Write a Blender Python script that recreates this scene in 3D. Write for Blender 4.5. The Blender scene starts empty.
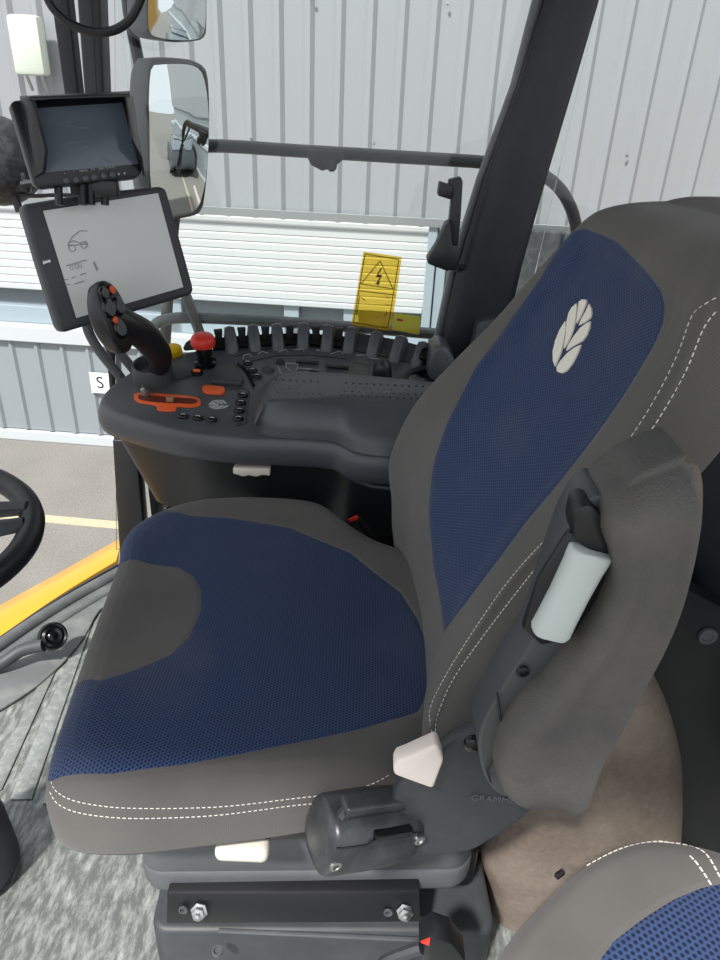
import bpy, bmesh, math, random
from mathutils import Vector, Matrix
random.seed(4)
V = Vector
sc = bpy.context.scene
# ---------------------------------------------------------------- camera
CAM_Z = 1.25
pitch, roll = math.radians(28), math.radians(2.6)
fwd = V((0, math.cos(pitch), -math.sin(pitch))); up0 = V((0, math.sin(pitch), math.cos(pitch)))
rgt = V((math.cos(roll), 0, 0)) + up0 * math.sin(roll)
upv = up0 * math.cos(roll) - V((math.sin(roll), 0, 0))
cd = bpy.data.cameras.new('camera'); cam = bpy.data.objects.new('camera', cd); sc.collection.objects.link(cam)
cd.sensor_fit = 'VERTICAL'; cd.sensor_height = 36; cd.lens = 26.25; cd.clip_start = .02; cd.clip_end = 200
mw = Matrix((rgt, upv, -fwd)).transposed().to_4x4(); mw.translation = V((0, 0, CAM_Z)); cam.matrix_world = mw
sc.camera = cam
# ---------------------------------------------------------------- light
w = bpy.data.worlds.new('sky'); sc.world = w; w.use_nodes = True
nt = w.node_tree; bg = nt.nodes['Background']
bg.inputs['Color'].default_value = (.92, .96, 1.0, 1); bg.inputs['Strength'].default_value = 1.0
sd = bpy.data.lights.new('sun', 'SUN'); sun = bpy.data.objects.new('sun', sd); sc.collection.objects.link(sun)
sd.energy = 4.6; sd.angle = math.radians(4); sd.color = (1, .965, .92)
sun.rotation_euler = V((.30, .55, -.83)).to_track_quat('-Z', 'Y').to_euler()
vs = sc.view_settings; vs.view_transform = 'Standard'; vs.look = 'None'; vs.gamma = 1; vs.use_curve_mapping = False
vs.exposure = 0.38

# ---------------------------------------------------------------- materials
def lin(c):
    c = c / 255
    return c / 12.92 if c <= .04045 else ((c + .055) / 1.055) ** 2.4
def rgb(h):
    if isinstance(h, str): h = tuple(int(h[i:i+2], 16) for i in (0, 2, 4))
    return (lin(h[0]), lin(h[1]), lin(h[2]), 1)
def N(nt, kind, **kw):
    n = nt.nodes.new(kind)
    for k, v in kw.items(): setattr(n, k, v)
    return n
def mat(name, col, rough=.5, metal=0, spec=.5, var=0, vscale=8, dust=None, dscale=12, damt=.3, bump=0, bscale=400, coat=0):
    m = bpy.data.materials.new(name); m.use_nodes = True; nt = m.node_tree; L = nt.links
    b = nt.nodes['Principled BSDF']; c = rgb(col)
    b.inputs['Roughness'].default_value = rough; b.inputs['Metallic'].default_value = metal
    b.inputs['Specular IOR Level'].default_value = spec; b.inputs['Base Color'].default_value = c
    b.inputs['Coat Weight'].default_value = coat
    tc = N(nt, 'ShaderNodeTexCoord')
    src = None
    if var:
        no = N(nt, 'ShaderNodeTexNoise'); no.inputs['Scale'].default_value = vscale; no.inputs['Detail'].default_value = 5
        L.new(tc.outputs['Object'], no.inputs['Vector'])
        mx = N(nt, 'ShaderNodeMix', data_type='RGBA'); L.new(no.outputs['Fac'], mx.inputs[0])
        mx.inputs[6].default_value = tuple(min(1, x * (1 - var)) for x in c[:3]) + (1,)
        mx.inputs[7].default_value = tuple(min(1, x * (1 + var)) for x in c[:3]) + (1,)
        src = mx.outputs[2]
    if dust:
        no = N(nt, 'ShaderNodeTexNoise'); no.inputs['Scale'].default_value = dscale; no.inputs['Detail'].default_value = 8
        no.inputs['Roughness'].default_value = .7
        L.new(tc.outputs['Object'], no.inputs['Vector'])
        mr = N(nt, 'ShaderNodeMapRange'); mr.inputs[1].default_value = .45; mr.inputs[2].default_value = .75
        mr.inputs[3].default_value = 0; mr.inputs[4].default_value = damt
        L.new(no.outputs['Fac'], mr.inputs[0])
        mx = N(nt, 'ShaderNodeMix', data_type='RGBA'); L.new(mr.outputs[0], mx.inputs[0])
        if src: L.new(src, mx.inputs[6])
        else: mx.inputs[6].default_value = c
        mx.inputs[7].default_value = rgb(dust); src = mx.outputs[2]
    if src: L.new(src, b.inputs['Base Color'])
    if bump:
        no = N(nt, 'ShaderNodeTexNoise'); no.inputs['Scale'].default_value = bscale; no.inputs['Detail'].default_value = 2
        L.new(tc.outputs['Object'], no.inputs['Vector'])
        bp = N(nt, 'ShaderNodeBump'); bp.inputs['Strength'].default_value = bump; bp.inputs['Distance'].default_value = .001
        L.new(no.outputs['Fac'], bp.inputs['Height']); L.new(bp.outputs[0], b.inputs['Normal'])
    return m
def math_(nt, op, a, b=None, c=None):
    n = N(nt, 'ShaderNodeMath', operation=op)
    for i, v in enumerate((a, b, c)):
        if v is None: continue
        if isinstance(v, (int, float)): n.inputs[i].default_value = v
        else: nt.links.new(v, n.inputs[i])
    return n.outputs[0]
def upholstery(name, pitch=.0042, axes=('X', 'Y')):
    """grey woven cloth where attribute 'inlay' < 0.5, blue hexagonal mesh cloth where it is > 0.5"""
    m = bpy.data.materials.new(name); m.use_nodes = True; nt = m.node_tree; L = nt.links
    b = nt.nodes['Principled BSDF']; b.inputs['Roughness'].default_value = .9; b.inputs['Specular IOR Level'].default_value = .2
    b.inputs['Sheen Weight'].default_value = .12; b.inputs['Sheen Roughness'].default_value = .5
    tc = N(nt, 'ShaderNodeTexCoord'); sp = N(nt, 'ShaderNodeSeparateXYZ'); L.new(tc.outputs['Object'], sp.inputs[0])
    u, v = sp.outputs[axes[0]], sp.outputs[axes[1]]
    k = 2 * math.pi / pitch
    w1 = math_(nt, 'COSINE', math_(nt, 'MULTIPLY', u, k))
    a2 = math_(nt, 'ADD', math_(nt, 'MULTIPLY', u, k * .5), math_(nt, 'MULTIPLY', v, k * .866))
    a3 = math_(nt, 'SUBTRACT', math_(nt, 'MULTIPLY', u, k * .5), math_(nt, 'MULTIPLY', v, k * .866))
    hexa = math_(nt, 'ADD', math_(nt, 'ADD', w1, math_(nt, 'COSINE', a2)), math_(nt, 'COSINE', a3))   # -1.5 .. 3
    hn = N(nt, 'ShaderNodeMapRange'); hn.inputs[1].default_value = -.6; hn.inputs[2].default_value = 1.3
    L.new(hexa, hn.inputs[0])
    blue = N(nt, 'ShaderNodeMix', data_type='RGBA'); L.new(hn.outputs[0], blue.inputs[0])
    blue.inputs[6].default_value = rgb(BLUE_HI); blue.inputs[7].default_value = rgb(BLUE_LO)
    # weave of the grey cloth
    kw = 2 * math.pi / .0022
    wv = math_(nt, 'MULTIPLY', math_(nt, 'SINE', math_(nt, 'MULTIPLY', u, kw)), math_(nt, 'SINE', math_(nt, 'MULTIPLY', v, kw)))
    no = N(nt, 'ShaderNodeTexNoise'); no.inputs['Scale'].default_value = 9; no.inputs['Detail'].default_value = 6
    L.new(tc.outputs['Object'], no.inputs['Vector'])
    g = N(nt, 'ShaderNodeMix', data_type='RGBA'); L.new(math_(nt, 'MULTIPLY_ADD', wv, .25, no.outputs['Fac']), g.inputs[0])
    g.inputs[6].default_value = rgb(GREY_LO); g.inputs[7].default_value = rgb(GREY_HI)
    at = N(nt, 'ShaderNodeAttribute', attribute_name='inlay')
    fac = math_(nt, 'GREATER_THAN', at.outputs['Fac'], .5)
    mx = N(nt, 'ShaderNodeMix', data_type='RGBA'); L.new(fac, mx.inputs[0]); L.new(g.outputs[2], mx.inputs[6]); L.new(blue.outputs[2], mx.inputs[7])
    # pale dust flecks
    n2 = N(nt, 'ShaderNodeTexNoise'); n2.inputs['Scale'].default_value = 5; n2.inputs['Detail'].default_value = 7
    L.new(tc.outputs['Object'], n2.inputs['Vector'])
    mr = N(nt, 'ShaderNodeMapRange'); mr.inputs[1].default_value = .5; mr.inputs[2].default_value = .8; mr.inputs[4].default_value = .16
    L.new(n2.outputs['Fac'], mr.inputs[0])
    md = N(nt, 'ShaderNodeMix', data_type='RGBA'); L.new(mr.outputs[0], md.inputs[0]); L.new(mx.outputs[2], md.inputs[6]); md.inputs[7].default_value = rgb('8A857E')
    L.new(md.outputs[2], b.inputs['Base Color'])
    # seam groove + cloth relief
    dist = math_(nt, 'ABSOLUTE', math_(nt, 'SUBTRACT', at.outputs['Fac'], .5))
    gr = N(nt, 'ShaderNodeMapRange'); gr.inputs[1].default_value = 0; gr.inputs[2].default_value = .08; gr.inputs[3].default_value = -2.5; gr.inputs[4].default_value = 0
    L.new(dist, gr.inputs[0])
    hh = N(nt, 'ShaderNodeMix', data_type='FLOAT'); L.new(fac, hh.inputs[0]); L.new(math_(nt, 'MULTIPLY', wv, .15), hh.inputs[2])
    L.new(math_(nt, 'MULTIPLY', hn.outputs[0], -1.0), hh.inputs[3])
    bp = N(nt, 'ShaderNodeBump'); bp.inputs['Strength'].default_value = .5; bp.inputs['Distance'].default_value = .0012
    L.new(math_(nt, 'ADD', hh.outputs[0], gr.outputs[0]), bp.inputs['Height']); L.new(bp.outputs[0], b.inputs['Normal'])
    return m
BLUE_HI, BLUE_LO = '34476E', '131D34'
GREY_LO, GREY_HI = '535250', '6A6765'
M_seatH = upholstery('cushion upholstery', .0042, ('X', 'Y'))
M_seatV = upholstery('backrest upholstery', .0042, ('Y', 'Z'))
M_stitch = mat('white thread', 'E6E2DA', .8)
M_pl = mat('charcoal plastic', '484B50', .36, var=.06, bump=.25, bscale=900, dust='6F7072', damt=.12)
M_pl2 = mat('dark grey plastic', '35383C', .5, bump=.2, bscale=900, dust='70706F', damt=.15)
M_plg = mat('mid grey plastic', '505357', .5, bump=.2, bscale=900, dust='7c7c7a', damt=.2)
M_blk = mat('black plastic', '17181B', .4, bump=.1, bscale=700, dust='45464a', damt=.05)
M_gls = mat('glossy black', '0B0C0E', .2)
M_pad = mat('soft armrest skin', '504F4E', .6, bump=1.0, bscale=420, dust='857C72', dscale=14, damt=.22)
M_plate = mat('smooth side plastic', '46474A', .42, dust='6d6a66', dscale=9, damt=.2, bump=.1)
M_rollgrey = mat('light grey plastic', 'C3CBC8', .45)
M_white = mat('off white plastic', 'D9D3C6', .5)
M_lever = mat('pale pink white plastic', 'E9DED6', .5)
M_orange = mat('orange plastic', 'E4602A', .45)
M_red = mat('red plastic', 'D8342A', .4)
M_yel = mat('yellow plastic', 'E2B90C', .4)
M_metal = mat('bright zinc', 'B9BABA', .3, 1)
M_rail = mat('grey painted tube', '3C3F42', .5, dust='8a8a88', damt=.12)
M_railL = mat('galvanised tube', '64686B', .5, .3, dust='9a9a98', damt=.4)
M_pillar = mat('pillar trim', '191D24', .5, bump=.35, bscale=500, dust='5b5b5c', dscale=20, damt=.08)
M_print = mat('pale print', 'A9ADB0', .6)
M_brown = mat('dusty carpet cloth', '776C63', .95, spec=.1, var=.3, vscale=120, bump=1.0, bscale=400, dust='9A8F84', dscale=7, damt=.7)
M_mach = mat('yellow machine paint', 'E2A616', .35, coat=.3)

# ---------------------------------------------------------------- mesh helpers
def cat(pts, n=6, closed=True):
    P = [V(p) for p in pts]; k = len(P); out = []
    rng = range(k if closed else k - 1)
    for i in rng:
        g = (lambda j: P[j % k]) if closed else (lambda j: P[max(0, min(k - 1, j))])
        a, b, c, d = g(i - 1), g(i), g(i + 1), g(i + 2)
        for s in range(n):
            t = s / n
            out.append(.5 * ((2 * b) + (c - a) * t + (2 * a - 5 * b + 4 * c - d) * t * t + (3 * b - a - 3 * c + d) * t ** 3))
    if not closed: out.append(P[-1])
    return out
def resample(pts, n, closed=True):
    P = [V(p) for p in pts]
    if closed: P = P + [P[0]]
    L = [0]
    for a, b in zip(P, P[1:]): L.append(L[-1] + (b - a).length)
    out = []; j = 0; tot = L[-1]; m = n if closed else n - 1
    for i in range(n):
        s = tot * i / m
        while j < len(P) - 2 and L[j + 1] < s: j += 1
        d = L[j + 1] - L[j]; out.append(P[j].lerp(P[j + 1], 0 if d == 0 else min(1, (s - L[j]) / d)))
    return out
def merge(bm, t):
    me = bpy.data.meshes.new('tmp'); t.to_mesh(me); bm.from_mesh(me); bpy.data.meshes.remove(me); t.free()
def prism(bm, pts, vec, bev=0, seg=2, ang=25):
    """closed outline pts extruded by vec, sharp edges rounded by bev"""
    t = bmesh.new(); pts = [V(p) for p in pts]; vec = V(vec)
    a = [t.verts.new(p) for p in pts]; b = [t.verts.new(p + vec) for p in pts]
    t.faces.new(a); t.faces.new(b[::-1]); k = len(a)
    for i in range(k): t.faces.new((a[i], b[i], b[(i + 1) % k], a[(i + 1) % k]))
    bmesh.ops.recalc_face_normals(t, faces=t.faces)
    if bev:
        es = [e for e in t.edges if len(e.link_faces) == 2 and e.calc_face_angle(0) > math.radians(ang)]
        bmesh.ops.bevel(t, geom=es, offset=bev, segments=seg, affect='EDGES', profile=.5, clamp_overlap=True)
    merge(bm, t)
def box(bm, c, size, bev=0, rot=None, seg=2):
    t = bmesh.new(); bmesh.ops.create_cube(t, size=1)
    bmesh.ops.scale(t, vec=size, verts=t.verts)
    if bev: bmesh.ops.bevel(t, geom=t.edges[:], offset=bev, segments=seg, affect='EDGES', profile=.5, clamp_overlap=True)
    if rot is not None: bmesh.ops.rotate(t, matrix=rot, verts=t.verts)
    bmesh.ops.translate(t, vec=c, verts=t.verts); merge(bm, t)
def loft(bm, rings, cap0=True, cap1=True, closed=True):
    R = [[bm.verts.new(p) for p in r] for r in rings]; fs = []
    for a, b in zip(R, R[1:]):
        k = len(a)
        for i in range(k if closed else k - 1): fs.append(bm.faces.new((a[i], a[(i + 1) % k], b[(i + 1) % k], b[i])))
    if cap0: fs.append(bm.faces.new(R[0][::-1]))
    if cap1: fs.append(bm.faces.new(R[-1]))
    return R
def frames(pts):
    T = []
    for i in range(len(pts)):
        a = pts[max(0, i - 1)]; b = pts[min(len(pts) - 1, i + 1)]; T.append((b - a).normalized())
    n = T[0].orthogonal().normalized(); out = []
    for t in T:
        n = (n - t * n.dot(t)).normalized(); out.append((n, t.cross(n)))
    return out
def tube(bm, pts, r, n=12, smooth=0, caps=True):
    pts = [V(p) for p in pts]
    if smooth: pts = cat(pts, smooth, False)
    rr = r if isinstance(r, (list, tuple)) else None
    rings = []
    for i, (p, (a, b)) in enumerate(zip(pts, frames(pts))):
        q = r if rr is None else rr[0] + (rr[1] - rr[0]) * i / (len(pts) - 1)
        rings.append([p + a * math.cos(2 * math.pi * k / n) * q + b * math.sin(2 * math.pi * k / n) * q for k in range(n)])
    loft(bm, rings, caps, caps)
def lathe(bm, o, axis, prof, n=24, sx=1, ref=None):
    """prof: (radius, height along axis)"""
    o = V(o); ax = V(axis).normalized(); a = ax.orthogonal().normalized() if ref is None else (V(ref) - ax * V(ref).dot(ax)).normalized(); b = ax.cross(a)
    rings = [[o + ax * h + a * (math.cos(2 * math.pi * k / n) * r * sx) + b * (math.sin(2 * math.pi * k / n) * r) for k in range(n)] for r, h in prof]
    loft(bm, rings, prof[0][0] > 0, prof[-1][0] > 0)
def torus(bm, c, axis, R, r, n=48, m=10, a0=0, a1=2 * math.pi, ref=None):
    ax = V(axis).normalized(); a = ax.orthogonal().normalized() if ref is None else (V(ref) - ax * V(ref).dot(ax)).normalized(); b = ax.cross(a); c = V(c)
    full = abs(a1 - a0 - 2 * math.pi) < 1e-6; rings = []
    for i in range(n + 1):
        th = a0 + (a1 - a0) * i / n; d = a * math.cos(th) + b * math.sin(th)
        rings.append([c + d * (R + r * math.cos(2 * math.pi * k / m)) + ax * r * math.sin(2 * math.pi * k / m) for k in range(m)])
    loft(bm, rings, not full, not full)
def BM(): return bmesh.new()

# ---------------------------------------------------------------- object helpers
col = sc.collection
def thing(name, label, cat_, loc=(0, 0, 0), group=None, kind=None):
    o = bpy.data.objects.new(name, None); o.empty_display_size = .05; col.objects.link(o); o.location = loc
    o['label'] = label; o['category'] = cat_
    if group: o['group'] = group
    if kind: o['kind'] = kind
    return o
def root_loc(o):
    while o.parent: o = o.parent
    return V(o.location)
def part(name, bm, m, parent=None, smooth=35, label=None, fix=True):
    """ONE mesh object; coordinates are given in the world, stored relative to the thing's base"""
    if fix: bmesh.ops.recalc_face_normals(bm, faces=bm.faces)
    off = root_loc(parent) if parent else V((0, 0, 0))
    if parent: bmesh.ops.translate(bm, vec=-off, verts=bm.verts)
    me = bpy.data.meshes.new(name); bm.to_mesh(me); bm.free(); me.materials.append(m)
    o = bpy.data.objects.new(name, me); col.objects.link(o); o.parent = parent
    if smooth:
        for p in me.polygons: p.use_smooth = True
        me.set_sharp_from_angle(angle=math.radians(smooth))
    if label: o['label'] = label
    return o
def one(name, bm, m, label, cat_, group=None, smooth=35):
    o = part(name, bm, m, None, smooth); o['label'] = label; o['category'] = cat_
    if group: o['group'] = group
    return o
def struct(name, bm, m, label, cat_, smooth=35, parent=None):
    o = part(name, bm, m, parent, smooth); o['kind'] = 'structure'
    if not parent: o['label'] = label; o['category'] = cat_
    return o
def words(name, text, origin, xdir, ydir, size, m, parent, depth=.0004):
    """flat raised lettering lying on a surface"""
    cu = bpy.data.curves.new(name, 'FONT'); cu.body = text; cu.size = size; cu.extrude = depth; cu.align_x = 'CENTER'; cu.align_y = 'CENTER'
    tmp = bpy.data.objects.new('tmp', cu); col.objects.link(tmp)
    dg = bpy.context.evaluated_depsgraph_get(); me = bpy.data.meshes.new_from_object(tmp.evaluated_get(dg))
    bpy.data.objects.remove(tmp); x = V(xdir).normalized(); n = x.cross(V(ydir)).normalized(); y = n.cross(x)
    R = Matrix((x, y, n)).transposed().to_4x4(); R.translation = V(origin)
    bm = BM(); bm.from_mesh(me); bpy.data.meshes.remove(me); bmesh.ops.transform(bm, matrix=R, verts=bm.verts)
    return part(name, bm, m, parent, 0, fix=False)
def dashes(bm, pts, dash=.0045, gap=.003, r=.0006, lift=V((0, 0, 0))):
    pts = cat(pts, 8, False); L = 0; tot = sum((b - a).length for a, b in zip(pts, pts[1:])); n = max(2, int(tot / .0013)); q = resample(pts, n, False); s = int(dash / .0013); g = max(1, int(gap / .0013))
    i = 0
    while i + s < n:
        tube(bm, [q[i] + lift, q[i + s // 2] + lift * 1.3, q[i + s] + lift], r, 6); i += s + g

exec_marker = None
# ================================================================ OUTDOORS
WX = V((0.997763028512718,-0.06685012291035211,0.0)); WNn = V((0.0669,0.9978,0.0))   # along the building, away from it
WO = V((0, 6.42, 0))
def WP(s, z, h=0): return WO + WX * s - WNn * h + V((0, 0, z))
def wz(p): return V(p).z
def ws(p): return (V(p) - WO).dot(WX)
def asphalt():
    m = mat('asphalt', '777571', .9, spec=.2, var=.18, vscale=3, dust='A8A49C', dscale=60, damt=.6, bump=.6, bscale=120); return m
bm = BM(); box(bm, (8, 8, -1.95), (90, 60, .1)); struct('ground', bm, asphalt(), 'grey asphalt yard below the cab', 'ground', 0)
# building: cladding with raised ribs
M_clad = mat('white grey steel cladding', '909397', .5, var=.03, vscale=1.5)
M_cladlow = mat('pale steel cladding', '899095', .5, var=.03, vscale=1.5)
M_ledge = mat('white aluminium trim', 'B9BFC2', .4)
M_slat = mat('white shutter slats', 'BCC0C2', .5)
M_win = mat('dark window glass', '757E84', .12)
M_frame = mat('blue grey frame', '93A1AA', .4)
bld = thing('wall_far', 'white ribbed steel clad building wall across the yard', 'wall', WP(0, -1.9), kind='structure')
z_up = 0.448
def ribbed(s0, s1, z0, z1, h0, pitch_, ribw, ribh):
    bm = BM(); prof = [(s0, h0)]; s = s0
    while s < s1:
        a = s + pitch_ - ribw
        prof += [(a, h0), (a + ribw * .32, h0 + ribh), (a + ribw * .68, h0 + ribh), (s + pitch_, h0)]
        s += pitch_
    lo = [WP(x, z0, h) for x, h in prof]; hi = [WP(x, z1, h) for x, h in prof]
    loft(bm, [lo, hi], False, False, False); return bm
part('upper_cladding', ribbed(-14, 24, z_up, 7, .14, 0.237, .10, .035), M_clad, bld, 0)
b_ = BM(); 
for a, zc in ((0, z_up - .03),): prism(b_, [WP(-14, zc - .03, .17), WP(24, zc - .03, .17), WP(24, zc + .04, .21), WP(-14, zc + .04, .21)], -WNn * .02, 0)
part('drip_trim', b_, M_ledge, bld, 0)
b_ = BM()
for i in range(60):
    s = -6 + i * .5; z = 1.0 + (i % 2) * .95
    lathe(b_, WP(s, z, .18), -WNn, [(.014, 0), (.012, .008), (0, .01)], 8)
part('cladding_screws', b_, M_metal, bld)
b_ = BM(); prism(b_, [WP(-14, -1.9, 0), WP(24, -1.9, 0), WP(24, z_up + .05, 0), WP(-14, z_up + .05, 0)], WNn * .2); part('core_wall', b_, M_cladlow, bld, 0)
z_low = -0.842
part('lower_cladding', ribbed(-14, 24, -1.78, z_low, .16, 0.253, .07, .025), M_cladlow, bld, 0)
b_ = BM(); prism(b_, [WP(-14, -1.9, .2), WP(24, -1.9, .2), WP(24, -1.79, .2), WP(-14, -1.79, .2)], WNn * .2, .01); part('base_flashing', b_, M_ledge, bld, 0)
b_ = BM(); zz = -0.693; box_pts = [WP(-14, z_low, .22), WP(24, z_low, .22), WP(24, zz, .22), WP(-14, zz, .22)]; prism(b_, box_pts, WNn * .2, .008); part('window_ledge', b_, M_ledge, bld, 0)
# strip window
zw1, zw0 = -0.308, -0.693
win = thing('window_1', 'long low strip window half covered by the white roller shutter', 'window', WP(-2, zw0), kind='structure')
b_ = BM(); prism(b_, [WP(-14, zw0, .03), WP(0.578, zw0, .03), WP(0.578, z_up, .03), WP(-14, z_up, .03)], WNn * .01); part('pane', b_, M_win, win, 0)
b_ = BM()
zm = -0.527
prism(b_, [WP(-14, zw0, .1), WP(.95, zw0, .1), WP(.95, zm, .1), WP(-14, zm, .1)], WNn * .08, .01)
for s in (-3.155 - 2.4, -3.155 -1.2, -0.693 - 1.1, -0.693, -0.693 + .55):
    prism(b_, [WP(s - .07, zw0, .1), WP(s + .07, zw0, .1), WP(s + .07, z_up, .1), WP(s - .07, z_up, .1)], WNn * .06, .008)
part('window_frame', b_, M_frame, win, 0)
# shutter
sh = thing('roller_shutter', 'white horizontal slat roller shutter lowered over the strip window', 'shutter', WP(-2, z_up))
s_r = ws((0.495,6.387,0.084)); zb_l = -0.312
b_ = BM(); prof = []; nsl = 11; hgt = z_up - zb_l
for i in range(nsl):
    z = z_up - hgt * i / nsl
    prof += [(z, .120), (z - hgt / nsl * .15, .127), (z - hgt / nsl * .85, .127), (z - hgt / nsl * .96, .120)]
prof.append((zb_l, .1))
loft(b_, [[WP(-14, z, h) for z, h in prof], [WP(s_r, z, h) for z, h in prof]], False, False, False)
part('slat_curtain', b_, M_slat, sh, 25, fix=False)
b_ = BM(); prism(b_, [WP(-14, zb_l - .05, .14), WP(s_r, zb_l - .05, .14), WP(s_r, zb_l, .14), WP(-14, zb_l, .14)], WNn * .04, .008); part('bottom_rail', b_, M_ledge, sh, 0)
b_ = BM(); s2 = ws((0.669,6.375,0.094))
prism(b_, [WP(s_r, zw0, .16), WP(s_r + (s2 - s_r) * .45, zw0, .16), WP(s_r + (s2 - s_r) * .45, z_up, .16), WP(s_r, z_up, .16)], WNn * .14, .008)
prism(b_, [WP(s_r + (s2 - s_r) * .5, zw0, .12), WP(s2, zw0, .12), WP(s2, z_up, .12), WP(s_r + (s2 - s_r) * .5, z_up, .12)], WNn * .1, .008)
part('guide_rail', b_, M_frame, sh, 0)
# dark doorway beyond the pillar
s0 = ws((1.138,6.344,0.12))
b_ = BM()
for i in range(8):
    for j in range(4):
        z1 = z_up - .02 - j * .62; a = s0 + i * .46 + (j % 2) * .12
        prism(b_, [WP(a, z1 - .60, .30), WP(a + .44, z1 - .60, .30), WP(a + .44, z1, .30), WP(a, z1, .30)], WNn * .05, .02)
one('rubber_dock_panel', b_, mat('dark rubber blocks', '3A3D42', .8, var=.3, vscale=6, dust='7b7b79', damt=.4), 'dark weathered block infill in the building opening beyond the pillar', 'panel', smooth=0)
# white sign with letter
b_ = BM(); so = V((-2.525,6.389,-1.209))
sgn = thing('wall_sign', 'small white sign with a black letter low on the pale cladding', 'sign', so)
hw = .13
pts = cat([so + WX * a + V((0, 0, b)) for a, b in ((-hw, .09), (-hw * .9, .1), (hw * .9, .1), (hw, .09), (hw, -.09), (hw * .9, -.1), (-hw * .9, -.1), (-hw, -.09))], 3)
prism(b_, pts, -WNn * .01); part('sign_plate', b_, mat('sign white', 'EDEFEF', .5), sgn, 0)
words('lettering', 'S', so - WNn * .013 - WX * .035, WX, (0, 0, 1), .17, mat('sign black', '202226', .6), sgn)
# wall floodlight
b_ = BM(); fo = V((-2.71,6.301,1.567)); fl = thing('wall_floodlight', 'pale boxy floodlight fixed high on the ribbed wall', 'floodlight', fo)
box(b_, fo, (.24, .14, .4), .03); part('housing', b_, mat('pale lamp housing', 'C6CFC2', .5), fl)
for sx_ in (-.06, .06):
    b_ = BM(); tube(b_, [fo + V((sx_, 0, -.19)), fo + V((sx_, .08, -.3))], .012); part('bracket', b_, M_metal, fl)
# parking lines
M_line = mat('faded yellow white paint', 'B0A88E', .9, var=.3, vscale=30)
def line(p, q, wd, z, lab):
    p, q = V(p), V(q); d = (q - p).normalized(); n = V((-d.y, d.x, 0)) * wd / 2
    b_ = BM(); prism(b_, [p - n, q - n, q + n, p + n], (0, 0, .006)); one('parking_line', b_, M_line, lab, 'road marking', smooth=0)
lp = [(-3.104,5.011,-1.899),(-2.045,4.926,-1.899)]
d_ = V(lp[1]) - V(lp[0]); line(V(lp[0]) - d_ * .6, V(lp[1]) + d_ * 2.2, .11, 0, 'faded pale parking line on the asphalt seen beneath the window')
M_kerb = mat('pale pinkish kerb stone', 'C4B4AC', .8)
for x, w_ in ((3.0, 'the one closest to the cab'), (5.4, 'the middle one of three'), (7.8, 'the one nearest the parked car')):
    b_ = BM(); box(b_, (x, 5.1 - .067 * x, -1.84), (1.5, .14, .11), .02)
    one('wheel_stop', b_, M_kerb, 'long pale wheel stop by the building wall, ' + w_, 'wheel stop', 'wheel stops along the building', 0)
b_ = BM(); box(b_, (7, 4.35 - .2, -1.897), (12, .08, .006)); one('bay_line', b_, M_line, 'long white line on the asphalt parallel to the building, shown in the mirror', 'road marking', smooth=0)
# parked car seen in the mirror
car = thing('parked_car', 'dark grey hatchback parked by the building wall, shown in the side mirror', 'car', (12, 4.0, -1.9))
M_car = mat('dark grey car paint', '33373D', .4, coat=.1)
b_ = BM(); body = cat([(10, 3.2, -1.6), (9.95, 3.2, -1.25), (10.4, 3.2, -1.08), (11.1, 3.2, -1.0), (13.9, 3.2, -1.0), (14.1, 3.2, -1.3), (14.05, 3.2, -1.6), (12, 3.2, -1.66)], 4)
prism(b_, body, (0, 1.7, 0), .08, 3); part('body', b_, M_car, car)
b_ = BM(); cab = cat([(10.9, 3.32, -1.0), (11.6, 3.42, -.52), (12.6, 3.44, -.45), (13.5, 3.42, -.55), (13.9, 3.32, -1.0)], 4, False); prism(b_, cab, (0, 1.45, 0), .06, 3); part('cabin_glass', b_, M_win, car)
b_ = BM(); prism(b_, [(11.5, 3.4, -.52), (12.6, 3.4, -.43), (13.6, 3.4, -.55), (12.6, 3.4, -.5)], (0, 1.5, 0), .01); part('roof', b_, M_car, car)
for x in (10.8, 13.3):
    for y in (3.22, 4.72):
        b_ = BM(); lathe(b_, (x, y, -1.6), (0, 1, 0), [(.12, 0), (.3, 0), (.31, .03), (.31, .15), (.3, .18), (.12, .18)], 24); part('wheel', b_, M_blk, car)

b_ = BM(); prism(b_, [(1.15, 1.86, -.8), (6.5, 1.86, -.8), (6.5, 1.86, 1.5), (4.5, 1.86, 1.75), (1.15, 1.86, 1.75)], (0, .2, 0), .05, 3)
one('yellow_side_bodywork', b_, M_mach, 'long yellow side bodywork of the machine, shown only in the tall mirror', 'bodywork')
# ================================================================ MACHINE AND CAB
def dusty_floor():
    m = mat('worn grey floor', '686D6B', .4, metal=.2, var=.35, vscale=6, bump=.5, bscale=150)
    nt = m.node_tree; L = nt.links; b = nt.nodes['Principled BSDF']; tc = N(nt, 'ShaderNodeTexCoord')
    mp = N(nt, 'ShaderNodeMapping'); mp.inputs['Scale'].default_value = (45, 14, 14); mp.inputs['Rotation'].default_value = (0, 0, -.35); L.new(tc.outputs['Object'], mp.inputs[0])
    no = N(nt, 'ShaderNodeTexNoise'); no.inputs['Scale'].default_value = 1.6; no.inputs['Detail'].default_value = 8; L.new(mp.outputs[0], no.inputs['Vector'])
    mr = N(nt, 'ShaderNodeMapRange'); mr.inputs[1].default_value = .44; mr.inputs[2].default_value = .72; mr.inputs[4].default_value = .9; no.inputs['Roughness'].default_value = .72; L.new(no.outputs['Fac'], mr.inputs[0])
    prev = b.inputs['Base Color'].links[0].from_socket
    mx = N(nt, 'ShaderNodeMix', data_type='RGBA'); L.new(mr.outputs[0], mx.inputs[0]); L.new(prev, mx.inputs[6]); mx.inputs[7].default_value = rgb('BCC0BC'); L.new(mx.outputs[2], b.inputs['Base Color'])
    return m
bm = BM()
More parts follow.
